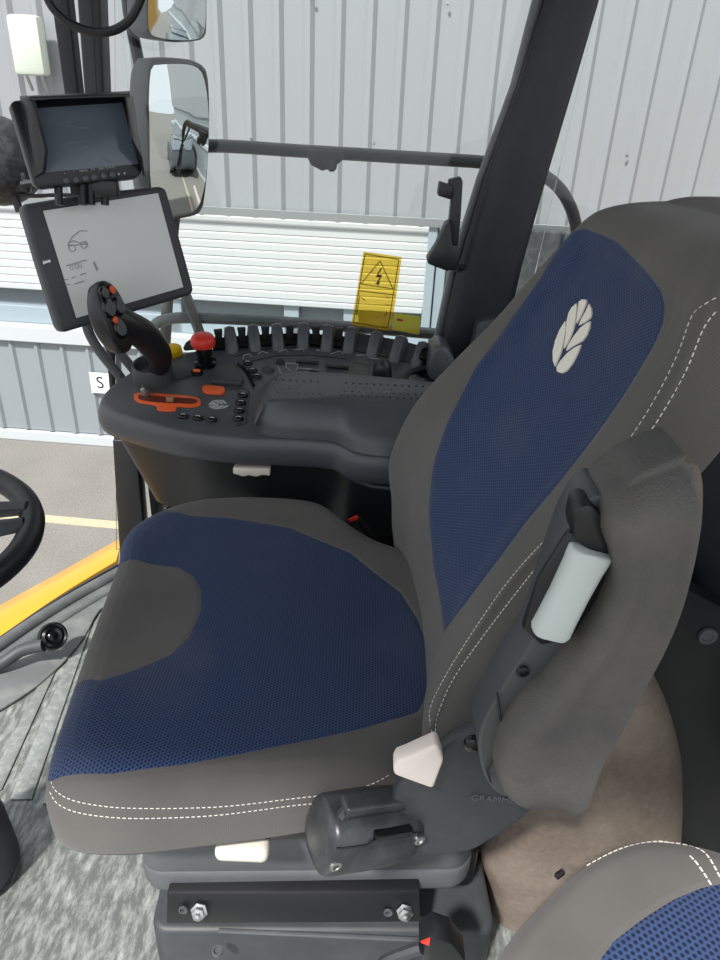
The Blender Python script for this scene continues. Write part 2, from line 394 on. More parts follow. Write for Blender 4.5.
fp = cat([(-0.995,1.133,0.0),(-0.899,1.36,0.0),(-0.813,1.529,0.0),(-0.702,1.698,0.0),(-0.662,1.764,0.0)], 5, False)
fp = [V((-1.2, .05, 0))] + fp + [V((.95, 1.8, 0)), V((.95, .05, 0))]
prism(bm, fp, (0, 0, -.06)); struct('floor', bm, dusty_floor(), 'scuffed grey metal cab floor dusted white', 'floor', 0)
# broad raised strips pressed into the floor and the smooth moulded border by the windscreen
M_strip = mat('worn pale metal', '8B908E', .35, .4, var=.2, vscale=9, dust='C9CCC6', dscale=70, damt=.6, bump=.3, bscale=200)
b_ = BM()
for A4 in [[(-0.728,0.917,0.001),(-0.696,0.942,0.001),(-0.733,1.393,0.001),(-0.753,1.392,0.001)],[(-0.67,0.92,0.001),(-0.627,0.923,0.001),(-0.698,1.455,0.001),(-0.721,1.445,0.001)],[(-0.602,0.913,0.001),(-0.56,0.926,0.001),(-0.664,1.512,0.001),(-0.686,1.498,0.001)]]: prism(b_, A4, (0, 0, .003), .001)
struct('trim_2', b_, M_strip, 'long raised metal strips running along the cab floor', 'floor trim')
b_ = BM(); prism(b_, cat([(-0.99,1.123,0.001),(-0.888,1.337,0.001),(-0.803,1.502,0.001),(-0.689,1.668,0.001),(-0.664,1.565,0.001),(-0.696,1.51,0.001),(-0.697,1.395,0.001),(-0.718,1.291,0.001),(-0.768,1.182,0.001),(-0.919,1.004,0.001)], 3), (0, 0, .008), .004); struct('trim_8', b_, mat('moulded grey mat', '666A6B', .55, dust='A5A6A2', damt=.4, bump=.2), 'smooth grey moulded mat beside the cab sill under the pedal', 'floor trim')
# curved grey edge moulding and the yellow body beneath the windscreen
b_ = BM()
edge = cat([(-0.986,1.122,0.012),(-0.891,1.347,0.012),(-0.806,1.514,0.012),(-0.695,1.682,0.012)], 6, False)
tube(b_, edge, .017, 12); tube(b_, [p + V((.05, -.012, -.006)) for p in edge], .012, 12)
struct('trim_1', b_, mat('grey rubber sill', '5A5D5F', .6, dust='9a9a96', damt=.4), 'curved grey rubber sill along the cab floor edge', 'sill')
b_ = BM()
yi, ym, yo_ = cat([(-1.028,1.184,-0.01),(-0.924,1.408,-0.01),(-0.839,1.59,-0.01),(-0.738,1.767,-0.01)], 6, False), cat([(-1.101,1.3,-0.03),(-0.981,1.52,-0.03),(-0.881,1.686,-0.03),(-0.764,1.879,-0.03)], 6, False), cat([(-1.17,1.389,-0.09),(-1.046,1.631,-0.09),(-0.939,1.806,-0.09),(-0.816,2.016,-0.09)], 6, False)
loft(b_, [yi, ym, yo_, [p + V((-.04, .02, -.2)) for p in yo_], [p + V((-.02, .02, -.8)) for p in yo_]], False, False, False)
one('yellow_body_panel', b_, M_mach, 'curved bright yellow bodywork panel outside below the cab windscreen', 'bodywork', smooth=60)
b_ = BM(); tube(b_, [p.lerp(q, .4) for p, q in zip(edge, yi)], .012, 8)
struct('trim_7', b_, M_blk, 'black rubber strip between the yellow bodywork and the grey sill', 'seal')
# pillars
def post(name, pts, vec, m, label, cat_, bev=.012):
    b_ = BM(); prism(b_, pts, vec, bev, 3); return struct(name, b_, m, label, cat_)
post('trim_3', [(-0.695,1.76,0.405),(-0.628,1.76,0.408),(-0.645,1.76,-0.149),(-0.734,1.76,-0.154)], (0, .05, 0), M_blk, 'black lower corner post of the cab beside the console', 'pillar', .006)
post('trim_4', [(-0.629,1.8,1.928),(-0.578,1.8,1.93),(-0.597,1.8,1.535),(-0.694,1.8,0.386),(-0.688,1.8,-0.026),(-0.745,1.8,-0.185),(-0.708,1.8,0.386),(-0.679,1.8,1.026),(-0.65,1.8,1.533)], (0, .06, 0), M_blk, 'slim black front corner post running up behind the displays', 'pillar', .008)
post('trim_5', [(-0.735,1.86,1.948),(-0.693,1.86,1.949),(-0.693,1.86,1.542),(-0.7,1.86,1.229),(-0.683,1.86,0.77),(-0.715,1.86,0.769),(-0.735,1.86,1.217),(-0.736,1.86,1.54)], (0, .04, 0), M_pillar, 'second slim dark post beside the front corner post', 'pillar', .006)
pil = thing('trim_6', 'wide black leaning cab pillar behind the seat', 'pillar', (.28, 1.74, .0), kind='structure')
b_ = BM(); prism(b_, [(0.344,1.66,1.546),(0.394,1.66,1.906),(0.484,1.66,1.909),(0.438,1.66,1.549),(0.428,1.66,1.446),(0.406,1.66,1.299),(0.376,1.66,1.107),(0.353,1.66,0.934),(0.34,1.66,0.781),(0.318,1.66,0.612),(0.183,1.66,0.606),(0.184,1.66,0.749),(0.202,1.66,0.905),(0.245,1.66,1.121),(0.292,1.66,1.304)], (0, .11, 0), .02, 4, 20); part('pillar_cover', b_, M_pillar, pil)
b_ = BM(); prism(b_, [(0.321,1.7,1.552),(0.376,1.7,1.921),(0.393,1.7,1.922),(0.34,1.7,1.552),(0.299,1.7,1.305),(0.246,1.7,1.118),(0.203,1.7,0.908),(0.184,1.7,0.736),(0.187,1.7,0.59),(0.172,1.7,0.59),(0.17,1.7,0.749),(0.19,1.7,0.919),(0.233,1.7,1.118),(0.284,1.7,1.305)], (0, .04, 0), .004); part('edge_seal', b_, M_railL, pil)
b_ = BM(); prism(b_, [(0.258,1.62,0.82),(0.326,1.62,0.837),(0.345,1.62,0.732),(0.262,1.62,0.625),(0.239,1.62,0.65)], (0, .05, 0), .008); part('lower_cover', b_, M_pl2, pil)
# side glass
def glass_mat():
    m = bpy.data.materials.new('cab glass'); m.use_nodes = True; nt = m.node_tree; L = nt.links; nt.nodes.remove(nt.nodes['Principled BSDF'])
    out = nt.nodes['Material Output']; tr = N(nt, 'ShaderNodeBsdfTransparent'); tr.inputs[0].default_value = (.96, .98, .97, 1); gl = N(nt, 'ShaderNodeBsdfGlossy'); gl.inputs['Roughness'].default_value = .02
    fr = N(nt, 'ShaderNodeFresnel'); fr.inputs[0].default_value = 1.35; mx = N(nt, 'ShaderNodeMixShader'); L.new(fr.outputs[0], mx.inputs[0]); L.new(tr.outputs[0], mx.inputs[1]); L.new(gl.outputs[0], mx.inputs[2]); L.new(mx.outputs[0], out.inputs[0])
    return m
M_glass = glass_mat()
b_ = BM(); prism(b_, [(-.74, 1.785, .02), (.34, 1.785, .02), (.50, 1.785, 2.0), (-.5, 1.785, 2.0)], (0, .005, 0)); struct('window_2', b_, M_glass, 'clear side window of the cab facing the building', 'window', 0)
b_ = BM(); prism(b_, [(.34, 1.785, .75), (1.2, 1.785, .75), (1.2, 1.785, 2.0), (.50, 1.785, 2.0)], (0, .005, 0)); struct('window_3', b_, M_glass, 'clear rear side window beyond the backrest', 'window', 0)
# lower right wall, rear wall, roof
M_dark = mat('dark rear trim', '1D1F26', .75, bump=.4, bscale=300, dust='4a4a4c', dscale=7, damt=.15)
b_ = BM(); prism(b_, [(-.62, 1.79, 0), (.95, 1.79, 0), (.95, 1.79, .72), (.36, 1.79, .72), (.30, 1.79, .45), (-.62, 1.79, .45)], (0, .05, 0)); struct('wall_right', b_, M_dark, 'dark lower side wall of the cab under the window', 'wall', 0)
b_ = BM(); prism(b_, [(.86, .2, 0), (.86, 1.79, 0), (.80, 1.79, .95), (.74, .2, .95)], (.06, 0, 0), .01); struct('wall_rear', b_, M_dark, 'dark trimmed rear wall of the cab behind the seats', 'wall', 0)
ROOF = [(-1.35, -.45, 2.0), (1.0, -.45, 2.0), (1.0, 1.95, 2.0), (-1.1, 1.95, 2.0)]
b_ = BM(); prism(b_, ROOF, (0, 0, .12), .03); struct('ceiling', b_, mat('roof lining', '77777A', .9), 'grey roof lining over the cab', 'ceiling', 0)
# grab rail outside
rail = thing('hand_rail', 'dark grey tubular guard rail outside the cab window', 'rail', (0, 2.36, 1.1))
b_ = BM(); tube(b_, [(-0.7,2.36,0.493),(-0.657,2.36,0.782),(-0.612,2.36,1.013),(-0.587,2.36,1.091),(-0.52,2.36,1.127),(-0.229,2.36,1.125),(0.078,2.36,1.121),(0.354,2.36,1.116),(0.479,2.36,1.101),(0.555,2.36,1.07),(0.612,2.36,1.015),(0.656,2.36,0.927),(0.716,2.36,0.713)], .019, 12, 4); part('rail_tube', b_, M_rail, rail)
b_ = BM(); prism(b_, [(-0.217,2.33,1.132),(-0.084,2.33,1.13),(-0.096,2.33,1.107),(-0.125,2.33,1.084),(-0.159,2.33,1.074),(-0.193,2.33,1.089)], (0, .012, 0), .003); part('rail_bracket', b_, M_rail, rail)
b_ = BM(); lathe(b_, (-0.129,2.33,1.089), (0, -1, 0), [(.016, 0), (.016, .012), (.01, .016), (0, .016)], 10); part('bracket_bolt', b_, M_rail, rail)
r2 = thing('walkway_rail', 'pale grey lower walkway rail outside behind the console', 'rail', (0, 2.1, .6))
b_ = BM(); tube(b_, [(-0.672,2.1,0.551),(-0.659,2.1,0.622),(-0.616,2.1,0.655),(-0.508,2.1,0.666),(-0.204,2.1,0.664),(0.254,2.1,0.648)], .017, 12, 4); tube(b_, [(-0.55,2.08,0.767),(-0.526,2.08,0.688),(-0.492,2.08,0.572)] + [(-0.492,2.08,-1.9)], .016, 10); part('rail_tube', b_, M_railL, r2)

# ---------------------------------------------------------------- mirrors
MN = V((0.8309,-0.552,-0.0702)); 
mir = thing('side_mirror', 'tall rounded exterior side mirror showing the yard and a parked car', 'mirror', (-0.56,2.2,1.13))
mo = [(-0.612,2.098,1.322),(-0.598,2.117,1.335),(-0.55,2.188,1.343),(-0.514,2.242,1.34),(-0.499,2.268,1.315),(-0.501,2.276,1.225),(-0.513,2.276,1.093),(-0.527,2.267,0.996),(-0.539,2.254,0.955),(-0.562,2.221,0.944),(-0.615,2.141,0.941),(-0.635,2.11,0.944),(-0.639,2.092,1.048),(-0.626,2.09,1.221)]
mc = sum((V(p) for p in mo), V()) / len(mo)
b_ = BM(); o1 = resample(cat(mo, 4), 60)
loft(b_, [[mc + (p - mc) * k + MN * h for p in o1] for k, h in ((.90, .012), (.955, .014), (.965, .026), (1.0, .024), (1.02, .010), (1.02, -.03), (.9, -.06), (.5, -.08))], True, True); part('mirror_housing', b_, M_plg, mir)
b_ = BM(); cur = V(mo[0]); R_ = 1.7
rings = []
for k in (0.001, .25, .5, .75, .96):
    rr = []
    for p in o1:
        q = (p - mc) * k; rr.append(mc + q + MN * (.031 - q.length_squared / (2 * R_)))
    rings.append(rr)
loft(b_, rings, True, False); part('mirror_glass', b_, mat('mirror silver', 'D8DCDD', .01, 1), mir, 180)
b_ = BM(); tube(b_, [mc - MN * .05, mc - MN * .08 + V((-.05, .02, .3)), mc - MN * .05 + V((-.05, 0, .9))], .016, 10, 3); part('mirror_arm', b_, M_blk, mir)
m2 = thing('upper_mirror', 'wide angle mirror above the tall side mirror, cut by the photo edge', 'mirror', (-0.542,2.188,1.434))
mo = [(-0.587,2.101,1.587),(-0.563,2.134,1.605),(-0.508,2.216,1.622),(-0.482,2.256,1.617),(-0.486,2.26,1.532),(-0.493,2.262,1.431),(-0.499,2.257,1.405),(-0.516,2.232,1.393),(-0.556,2.174,1.385),(-0.593,2.118,1.386),(-0.606,2.096,1.395),(-0.607,2.092,1.422),(-0.599,2.094,1.506)]
mc = sum((V(p) for p in mo), V()) / len(mo); o1 = resample(cat(mo, 4), 60)
b_ = BM(); loft(b_, [[mc + (p - mc) * k + MN * h for p in o1] for k, h in ((.90, .012), (.955, .014), (.965, .026), (1.0, .024), (1.02, .010), (1.02, -.03), (.9, -.06), (.5, -.08))], True, True); part('mirror_housing', b_, M_plg, m2)
b_ = BM(); R_ = 1.0
loft(b_, [[mc + (p - mc) * k + MN * (.031 - ((p - mc) * k).length_squared / (2 * R_)) for p in o1] for k in (.001, .25, .5, .75, .96)], True, False); part('mirror_glass', b_, mat('mirror silver wide', 'D8DCDD', .01, 1), m2, 180)
# round hoop handle
b_ = BM(); tube(b_, [(-0.641,1.6,1.499),(-0.643,1.6,1.446),(-0.635,1.6,1.403),(-0.608,1.6,1.375),(-0.568,1.6,1.36),(-0.529,1.6,1.36),(-0.494,1.6,1.374),(-0.468,1.6,1.401),(-0.446,1.6,1.446),(-0.432,1.6,1.507)], .0085, 10, 5)
one('grab_hoop', b_, M_blk, 'thin black curved hoop handle at the top of the windscreen corner', 'handle')
# work lamp outside
lp_ = V((-0.955,1.95,1.09)); wl = thing('work_lamp', 'black round backed work lamp outside beside the small monitor', 'lamp', lp_)
b_ = BM(); lathe(b_, lp_ + V((-.02, .03, 0)), (-.5, .6, -.1), [(0, -.10), (.05, -.095), (.085, -.07), (.105, -.02), (.11, .03), (.10, .05), (0, .05)], 28); part('lamp_housing', b_, mat('dusty black shell', '23262B', .6, dust='777B7E', dscale=40, damt=.4), wl)
b_ = BM(); tube(b_, [(-0.93,1.93,1.038),(-0.927,1.93,1.002),(-0.922,1.93,0.973)], .011, 8); box(b_, (-0.908,1.93,1.046), (.05, .03, .05), .008); part('lamp_bracket', b_, M_blk, wl)
b_ = BM(); tube(b_, [(-1.042,1.93,1.021),(-0.965,1.93,1.02),(-0.888,1.93,1.013),(-0.81,1.93,1.019),(-0.726,1.93,1.02)], .005, 8, 3); part('cable', b_, M_blk, wl)
b_ = BM(); tube(b_, [(-0.894,1.91,1.043),(-0.821,1.91,1.056),(-0.722,1.91,1.069)], .010, 8, 3); part('mounting_arm', b_, M_blk, wl)

# ================================================================ DISPLAYS
DN = V((0.5994,-0.7666,0.2303))
dis = thing('terminal_display', 'large grey framed touch screen terminal on a tubular arm', 'display', (-0.533,1.441,0.955))
out_ = [(-0.653,1.379,1.061),(-0.649,1.384,1.066),(-0.554,1.463,1.081),(-0.441,1.554,1.09),(-0.43,1.561,1.086),(-0.424,1.559,1.063),(-0.383,1.54,0.894),(-0.381,1.537,0.879),(-0.392,1.526,0.873),(-0.591,1.359,0.834),(-0.603,1.349,0.832),(-0.609,1.349,0.846),(-0.634,1.365,0.965)]
b_ = BM(); prism(b_, out_, -DN * .045, .008, 3, 40); part('housing', b_, M_pl2, dis)
b_ = BM(); scr = [(-0.623,1.397,1.053),(-0.444,1.545,1.077),(-0.401,1.523,0.892),(-0.58,1.372,0.857)]; prism(b_, scr, DN * .0015)
def screen_mat(name, c, r=.12, dark=None):
    return mat(name, c, r, var=.04, vscale=4)
pan = part('screen', b_, screen_mat('pale lcd', 'D2D5D2', .15), dis, 0, label='pale grey washed out touch screen')
M_ico = mat('faint screen print', '9A9EA0', .3)
b_ = BM()
def seg(b_, a, b, r=.0008): tube(b_, [a, b], r, 6)
for pl in [[(-0.588,1.403,0.99),(-0.581,1.413,1.005),(-0.569,1.426,1.015),(-0.559,1.434,1.014)],[(-0.588,1.405,0.995),(-0.579,1.413,0.998),(-0.57,1.419,0.993),(-0.561,1.427,0.996),(-0.558,1.427,0.989)],[(-0.588,1.403,0.99),(-0.558,1.427,0.991)],[(-0.592,1.389,0.954),(-0.561,1.416,0.962)],[(-0.551,1.423,0.957),(-0.545,1.422,0.94)],[(-0.549,1.424,0.959),(-0.543,1.424,0.942)],[(-0.596,1.379,0.929),(-0.59,1.384,0.93)],[(-0.584,1.389,0.932),(-0.578,1.394,0.933)],[(-0.571,1.4,0.936),(-0.562,1.408,0.938)],[(-0.594,1.377,0.92),(-0.587,1.383,0.921)],[(-0.581,1.388,0.92),(-0.565,1.401,0.924)]]: tube(b_, pl, .0011, 6)
for c in [(-0.582,1.407,0.985),(-0.564,1.422,0.989)]: torus(b_, c, DN, .006, .0012, 16, 6)
part('screen_icons', b_, M_ico, pan)
words('screen_reading', '0.00', (-0.577,1.4,0.951), V(scr[1]) - V(scr[0]), V(scr[0]) - V(scr[3]), .014, M_ico, pan, .0002)
b_ = BM(); prism(b_, [(-0.628,1.37,0.967),(-0.617,1.38,0.968),(-0.616,1.378,0.961),(-0.627,1.368,0.959)], DN * .003, .001); part('indicator', b_, M_metal, dis, label='small pale indicator strip')
b_ = BM(); 
for off in (0, .028):
    tube(b_, [V(p) + V((off, off, 0)) for p in [(-0.603,1.48,0.84),(-0.604,1.48,0.801),(-0.588,1.49,0.749),(-0.558,1.5,0.696),(-0.543,1.5,0.668)]], .011, 10, 4)
part('mounting_arm', b_, M_plg, dis)

MoN = V((0.5392,-0.8096,0.2318))
mon = thing('camera_monitor', 'small black camera monitor with sun hood mounted above the terminal', 'monitor', (-0.541,1.404,1.174))
b_ = BM(); prism(b_, [(-0.633,1.359,1.231),(-0.628,1.365,1.237),(-0.461,1.481,1.255),(-0.455,1.483,1.249),(-0.443,1.461,1.145),(-0.445,1.453,1.121),(-0.454,1.445,1.114),(-0.595,1.346,1.099),(-0.606,1.341,1.106)], -MoN * .03, .005, 2, 30); part('housing', b_, M_blk, mon)
b_ = BM(); scr2 = [(-0.597,1.381,1.226),(-0.473,1.467,1.24),(-0.45,1.453,1.138),(-0.591,1.355,1.124)]; prism(b_, scr2, MoN * .001); s_ = part('screen', b_, mat('dark lcd', '5A6470', .1, var=.3, vscale=14), mon, 0, label='dim blue grey camera picture')
b_ = BM()
for pl in [[(-0.593,1.377,1.211),(-0.565,1.393,1.202),(-0.539,1.408,1.197),(-0.522,1.42,1.197)],[(-0.555,1.391,1.172),(-0.531,1.408,1.176)],[(-0.543,1.395,1.161),(-0.523,1.411,1.168)],[(-0.538,1.396,1.151),(-0.529,1.403,1.155)],[(-0.511,1.414,1.153),(-0.49,1.425,1.14)],[(-0.523,1.404,1.145),(-0.509,1.411,1.135)]]: tube(b_, pl, .0006, 5)
part('screen_marks', b_, mat('camera picture lines', '7E858D', .4), s_)
# hood: top flap and two side cheeks
hd = [(-0.62,1.37,1.239),(-0.461,1.481,1.255),(-0.445,1.428,1.25),(-0.585,1.331,1.239),(-0.599,1.34,1.238)]
b_ = BM(); prism(b_, hd, V((-0.62,1.37,1.239)) - V((-0.62,1.369,1.234)), .001)
prism(b_, [(-0.617,1.372,1.238),(-0.603,1.346,1.115),(-0.584,1.347,1.126),(-0.573,1.345,1.162),(-0.581,1.344,1.236),(-0.587,1.337,1.242)], (-0.004,-0.003,0.0), .001)
prism(b_, [(-0.459,1.481,1.253),(-0.443,1.453,1.117),(-0.437,1.43,1.15),(-0.445,1.408,1.181),(-0.454,1.422,1.251)], (0.003,0.002,0.0), .001)
part('sun_hood', b_, M_blk, mon)
for px in [(-0.56,1.372,1.111),(-0.546,1.382,1.112),(-0.532,1.392,1.114),(-0.519,1.401,1.116),(-0.505,1.411,1.118),(-0.491,1.42,1.12)]:
    b_ = BM(); lathe(b_, px, MoN, [(.0055, 0), (.0055, .003), (.004, .004), (0, .004)], 14); part('button', b_, M_plg, mon)
for px in [(-0.481,1.427,1.121),(-0.472,1.434,1.122)]:
    b_ = BM(); lathe(b_, px, MoN, [(.002, 0), (.002, .001), (0, .0012)], 8); part('indicator', b_, M_print, mon)
tx, ty = V(scr2[1]) - V(scr2[0]), V(scr2[0]) - V(scr2[3])
for (p, t) in zip([(-0.562,1.374,1.123),(-0.548,1.384,1.125),(-0.534,1.393,1.127),(-0.52,1.403,1.129),(-0.508,1.412,1.13),(-0.494,1.421,1.132)], ('v', '^', 'MENU', 'CH', 'DIM', 'POWER')):
    words('lettering', t, p, tx, ty, .0055, M_print, mon, .0001)
b_ = BM(); 
for q in [[(-0.58,1.383,1.107),(-0.58,1.372,1.068)],[(-0.545,1.407,1.106),(-0.545,1.396,1.067)],[(-0.533,1.415,1.106),(-0.532,1.404,1.067)],[(-0.511,1.429,1.106),(-0.511,1.418,1.066)]]: tube(b_, q, .008 , 8)
box(b_, (-0.526,1.417,1.096), (.09, .02, .03), .004)
part('mounting_bracket', b_, M_blk, mon)

# ================================================================ STICKERS, PHONE HOLDER
def decal(name, c, a=.6, tint=None):
    m = mat(name, c, .4); nt = m.node_tree; b = nt.nodes['Principled BSDF']; b.inputs['Specular IOR Level'].default_value = .2
    tr = N(nt, 'ShaderNodeBsdfTransparent'); tr.inputs[0].default_value = rgb(tint or c); tl = N(nt, 'ShaderNodeBsdfTranslucent'); tl.inputs[0].default_value = rgb(c)
    m1 = N(nt, 'ShaderNodeMixShader'); m1.inputs[0].default_value = .5; m2 = N(nt, 'ShaderNodeMixShader'); m2.inputs[0].default_value = a
    L = nt.links; L.new(b.outputs[0], m1.inputs[1]); L.new(tl.outputs[0], m1.inputs[2]); L.new(m1.outputs[0], m2.inputs[1]); L.new(tr.outputs[0], m2.inputs[2]); L.new(m2.outputs[0], nt.nodes['Material Output'].inputs[0]); return m
M_dec = decal('yellow translucent film', 'FFDC48', .74, 'FFEFA0'); M_dk = mat('dark brown print', '4A3410', .5)
G = 1.782
st = thing('warning_sticker', 'tall yellow high voltage warning sticker on the side window glass', 'sticker', (0.024,1.782,0.846))
b_ = BM(); prism(b_, [(-0.017,1.782,0.938),(0.078,1.782,0.929),(0.07,1.782,0.823),(0.06,1.782,0.743),(-0.041,1.782,0.754),(-0.029,1.782,0.844)], (0, .001, 0)); part('film', b_, M_dec, st, 0)
b_ = BM()
for q in [[(0.025,1.78,0.918),(-0.02,1.78,0.86)],[(-0.02,1.78,0.86),(0.061,1.78,0.851)],[(0.061,1.78,0.851),(0.025,1.78,0.918)],[(-0.025,1.78,0.843),(0.067,1.78,0.836)],[(-0.013,1.78,0.933),(0.071,1.78,0.923)],[(0.071,1.78,0.923),(0.054,1.78,0.751)],[(0.054,1.78,0.751),(-0.035,1.78,0.761)],[(-0.035,1.78,0.761),(-0.013,1.78,0.933)],[(-0.022,1.78,0.83),(-0.028,1.78,0.781)],[(-0.018,1.78,0.827),(-0.008,1.78,0.818)],[(0.049,1.78,0.792),(0.042,1.78,0.779)]]: tube(b_, q, .0011, 6)
prism(b_, [(0.027,1.78,0.901),(0.016,1.78,0.878),(0.026,1.78,0.878),(0.019,1.78,0.864),(0.015,1.78,0.867),(0.023,1.78,0.857),(0.028,1.78,0.867),(0.024,1.78,0.865),(0.032,1.78,0.884),(0.022,1.78,0.885),(0.031,1.78,0.899)], (0, .0008, 0))
part('warning_symbol', b_, M_dk, st, 0)
words('lettering', '1,2m', (0.047,1.78,0.829), (1, 0, -.12), (.12, 0, 1), .009, M_dk, st, .0001)
words('lettering', '1,5m', (0.048,1.78,0.811), (1, 0, -.12), (.12, 0, 1), .009, M_dk, st, .0001)
st2 = thing('small_sticker', 'small yellow green sticker on the glass beside the voltage warning', 'sticker', (0.1,1.782,0.766))
b_ = BM(); prism(b_, [(0.067,1.782,0.791),(0.137,1.782,0.783),(0.136,1.782,0.736),(0.065,1.782,0.746)], (0, .001, 0)); part('film', b_, decal('yellow green film', 'F4EE70', .62, 'F8F4B8'), st2, 0)
b_ = BM(); prism(b_, [(0.076,1.78,0.777),(0.091,1.78,0.775),(0.092,1.78,0.77),(0.075,1.78,0.771)], (0, .0008, 0)); part('print', b_, mat('red brown print', '9A2A12', .5), st2, 0)
ph = thing('phone_holder', 'black clip on phone holder on the inside of the leaning pillar', 'holder', (0.165,1.6,1.033))
b_ = BM(); prism(b_, [(0.158,1.6,1.123),(0.183,1.6,1.13),(0.188,1.6,1.12),(0.191,1.6,1.055),(0.192,1.6,1.003),(0.191,1.6,0.957),(0.168,1.6,0.956),(0.166,1.6,1.002),(0.167,1.6,1.054),(0.167,1.6,1.084),(0.162,1.6,1.088)], (0, .03, 0), .003)
part('holder_arm', b_, M_blk, ph)
b_ = BM(); prism(b_, [(0.138,1.58,1.12),(0.166,1.58,1.113),(0.164,1.58,1.086),(0.136,1.58,1.093)], (0, .04, 0), .003); part('upper_clamp', b_, M_blk, ph)
b_ = BM(); prism(b_, [(0.158,1.57,1.039),(0.166,1.57,1.044),(0.175,1.57,0.997),(0.188,1.57,0.996),(0.191,1.57,0.945),(0.167,1.57,0.942),(0.127,1.57,0.955),(0.124,1.57,0.963),(0.141,1.57,0.993)], (0, .05, 0), .003); part('lower_clamp', b_, M_blk, ph)
b_ = BM(); tube(b_, [(0.19,1.6,0.943), (0.213,1.66,0.933)], .008, 8); part('stem', b_, M_blk, ph)
# ================================================================ OPERATOR SEAT
SW = V((-.15, .85, 0))
seat = thing('operator_seat', 'grey and blue fabric operator seat with white leaf emblem and raised side armrest', 'seat', (-.05, .85, 0))
def inside_dist(p, poly):
    """signed distance in the plane, positive inside"""
    x, y = p; ins = False; d = 1e9; n = len(poly)
    for i in range(n):
        x1, y1 = poly[i]; x2, y2 = poly[(i + 1) % n]
        if (y1 > y) != (y2 > y) and x < (x2 - x1) * (y - y1) / (y2 - y1) + x1: ins = not ins
        dx, dy = x2 - x1, y2 - y1; L2 = dx * dx + dy * dy
        t = 0 if L2 == 0 else max(0, min(1, ((x - x1) * dx + (y - y1) * dy) / L2))
        e = math.hypot(x - x1 - t * dx, y - y1 - t * dy)
        if e < d: d = e
    return d if ins else -d
def inlay(o, poly, ax, cond=None, off=V((0, 0, 0))):
    """per-vertex attribute: >0.5 where the blue cloth is sewn in"""
    me = o.data; at = me.attributes.new('inlay', 'FLOAT', 'POINT'); r = root_loc(o)
    for i, v in enumerate(me.vertices):
        p = v.co + r
        if poly and (cond is None or cond(p)):
            at.data[i].value = .5 + max(-.5, min(.5, inside_dist((p[ax[0]], p[ax[1]]), poly) * 12))
        else: at.data[i].value = 0
# ---- cushion
c_out = [(.068, .575), (-.04, .552), (-.138, .537), (-.267, .522), (-.343, .534), (-.366, .575), (-.378, .65), (-0.399,0.816), (-0.419,0.997), (-.435, 1.08), (-.415, 1.15), (-.355, 1.215), (-.27, 1.250), (-.144, 1.262), (-.07, 1.245), (-.015, 1.18), (.045, 1.12), (.12, 1.08), (.17, 1.02), (.19, .9), (.18, .75), (.15, .64)]
O = resample(cat([(x, y, 0) for x, y in c_out], 6), 200); cc = V((-.13, .88, 0))
def top_z(x, y):
    z = .548 - .03 * (x + .13)                       # slopes down towards the backrest
    return z
rings = []
prof = [(.02, 0), (.15, 0), (.3, 0), (.42, .0), (.52, .0), (.62, .001), (.70, .003), (.77, .005), (.83, .006), (.88, .003), (.92, -.004), (.95, -.013), (.975, -.024), (.992, -.038), (1.0, -.055), (1.0, -.085), (.997, -.112), (.988, -.124), (.95, -.130), (.80, -.13)]
# finer spacing for the crisp inlay seam
fine = []
for (a, b), (c, d) in zip(prof, prof[1:]):
    m = 5 if c <= 1 and a < .9 else 2
    if c < a: m = 1
    for i in range(m): fine.append((a + (c - a) * i / m, b + (d - b) * i / m))
fine.append(prof[-1])
for k, h in fine:
    rings.append([V((cc.x + (p.x - cc.x) * k, cc.y + (p.y - cc.y) * k, top_z(cc.x + (p.x - cc.x) * k, 0) + (h if h > -.05 else -.05 + (h + .05) * (.92 - 1.5 * max(0, min(.36, p.x + .36)))))) for p in O])
bm = BM(); loft(bm, rings, True, True)
cush = part('seat_cushion', bm, M_seatH, seat, 80)
cb = [(-0.4104,0.983,0.5324),(-0.4285,1.0586,0.525),(-0.4148,1.1084,0.5418),(-0.3796,1.1461,0.5516),(-0.3167,1.1253,0.5585),(-0.2427,1.1317,0.5542),(-0.1271,1.1144,0.5489),(-0.0119,1.043,0.5469),(0.0747,0.9394,0.5437),(0.1008,0.8682,0.5447),(0.1142,0.7881,0.5459),(0.108,0.7173,0.5464),(0.0906,0.6758,0.5471),(0.0144,0.6412,0.5487),(-0.0597,0.6137,0.5516),(-0.1302,0.5902,0.553),(-0.198,0.5703,0.5531),(-0.2765,0.5555,0.5505),(-0.3499,0.5549,0.5309),(-0.3594,0.5646,0.5196),(-0.3653,0.6069,0.5311),(-0.3715,0.6536,0.5312),(-0.3797,0.7066,0.5281),(-0.3349,0.6925,0.5601),(-0.3024,0.7157,0.5561),(-0.2588,0.757,0.5519),(-0.2404,0.7995,0.5513),(-0.2377,0.8605,0.5512),(-0.2487,0.9103,0.5516),(-0.2699,0.9462,0.5522),(-0.3001,0.9676,0.5537),(-0.3462,0.9652,0.5589)]
inlay(cush, [(p[0], p[1]) for p in cb], (0, 1), lambda p: p.z > .455)
b_ = BM()
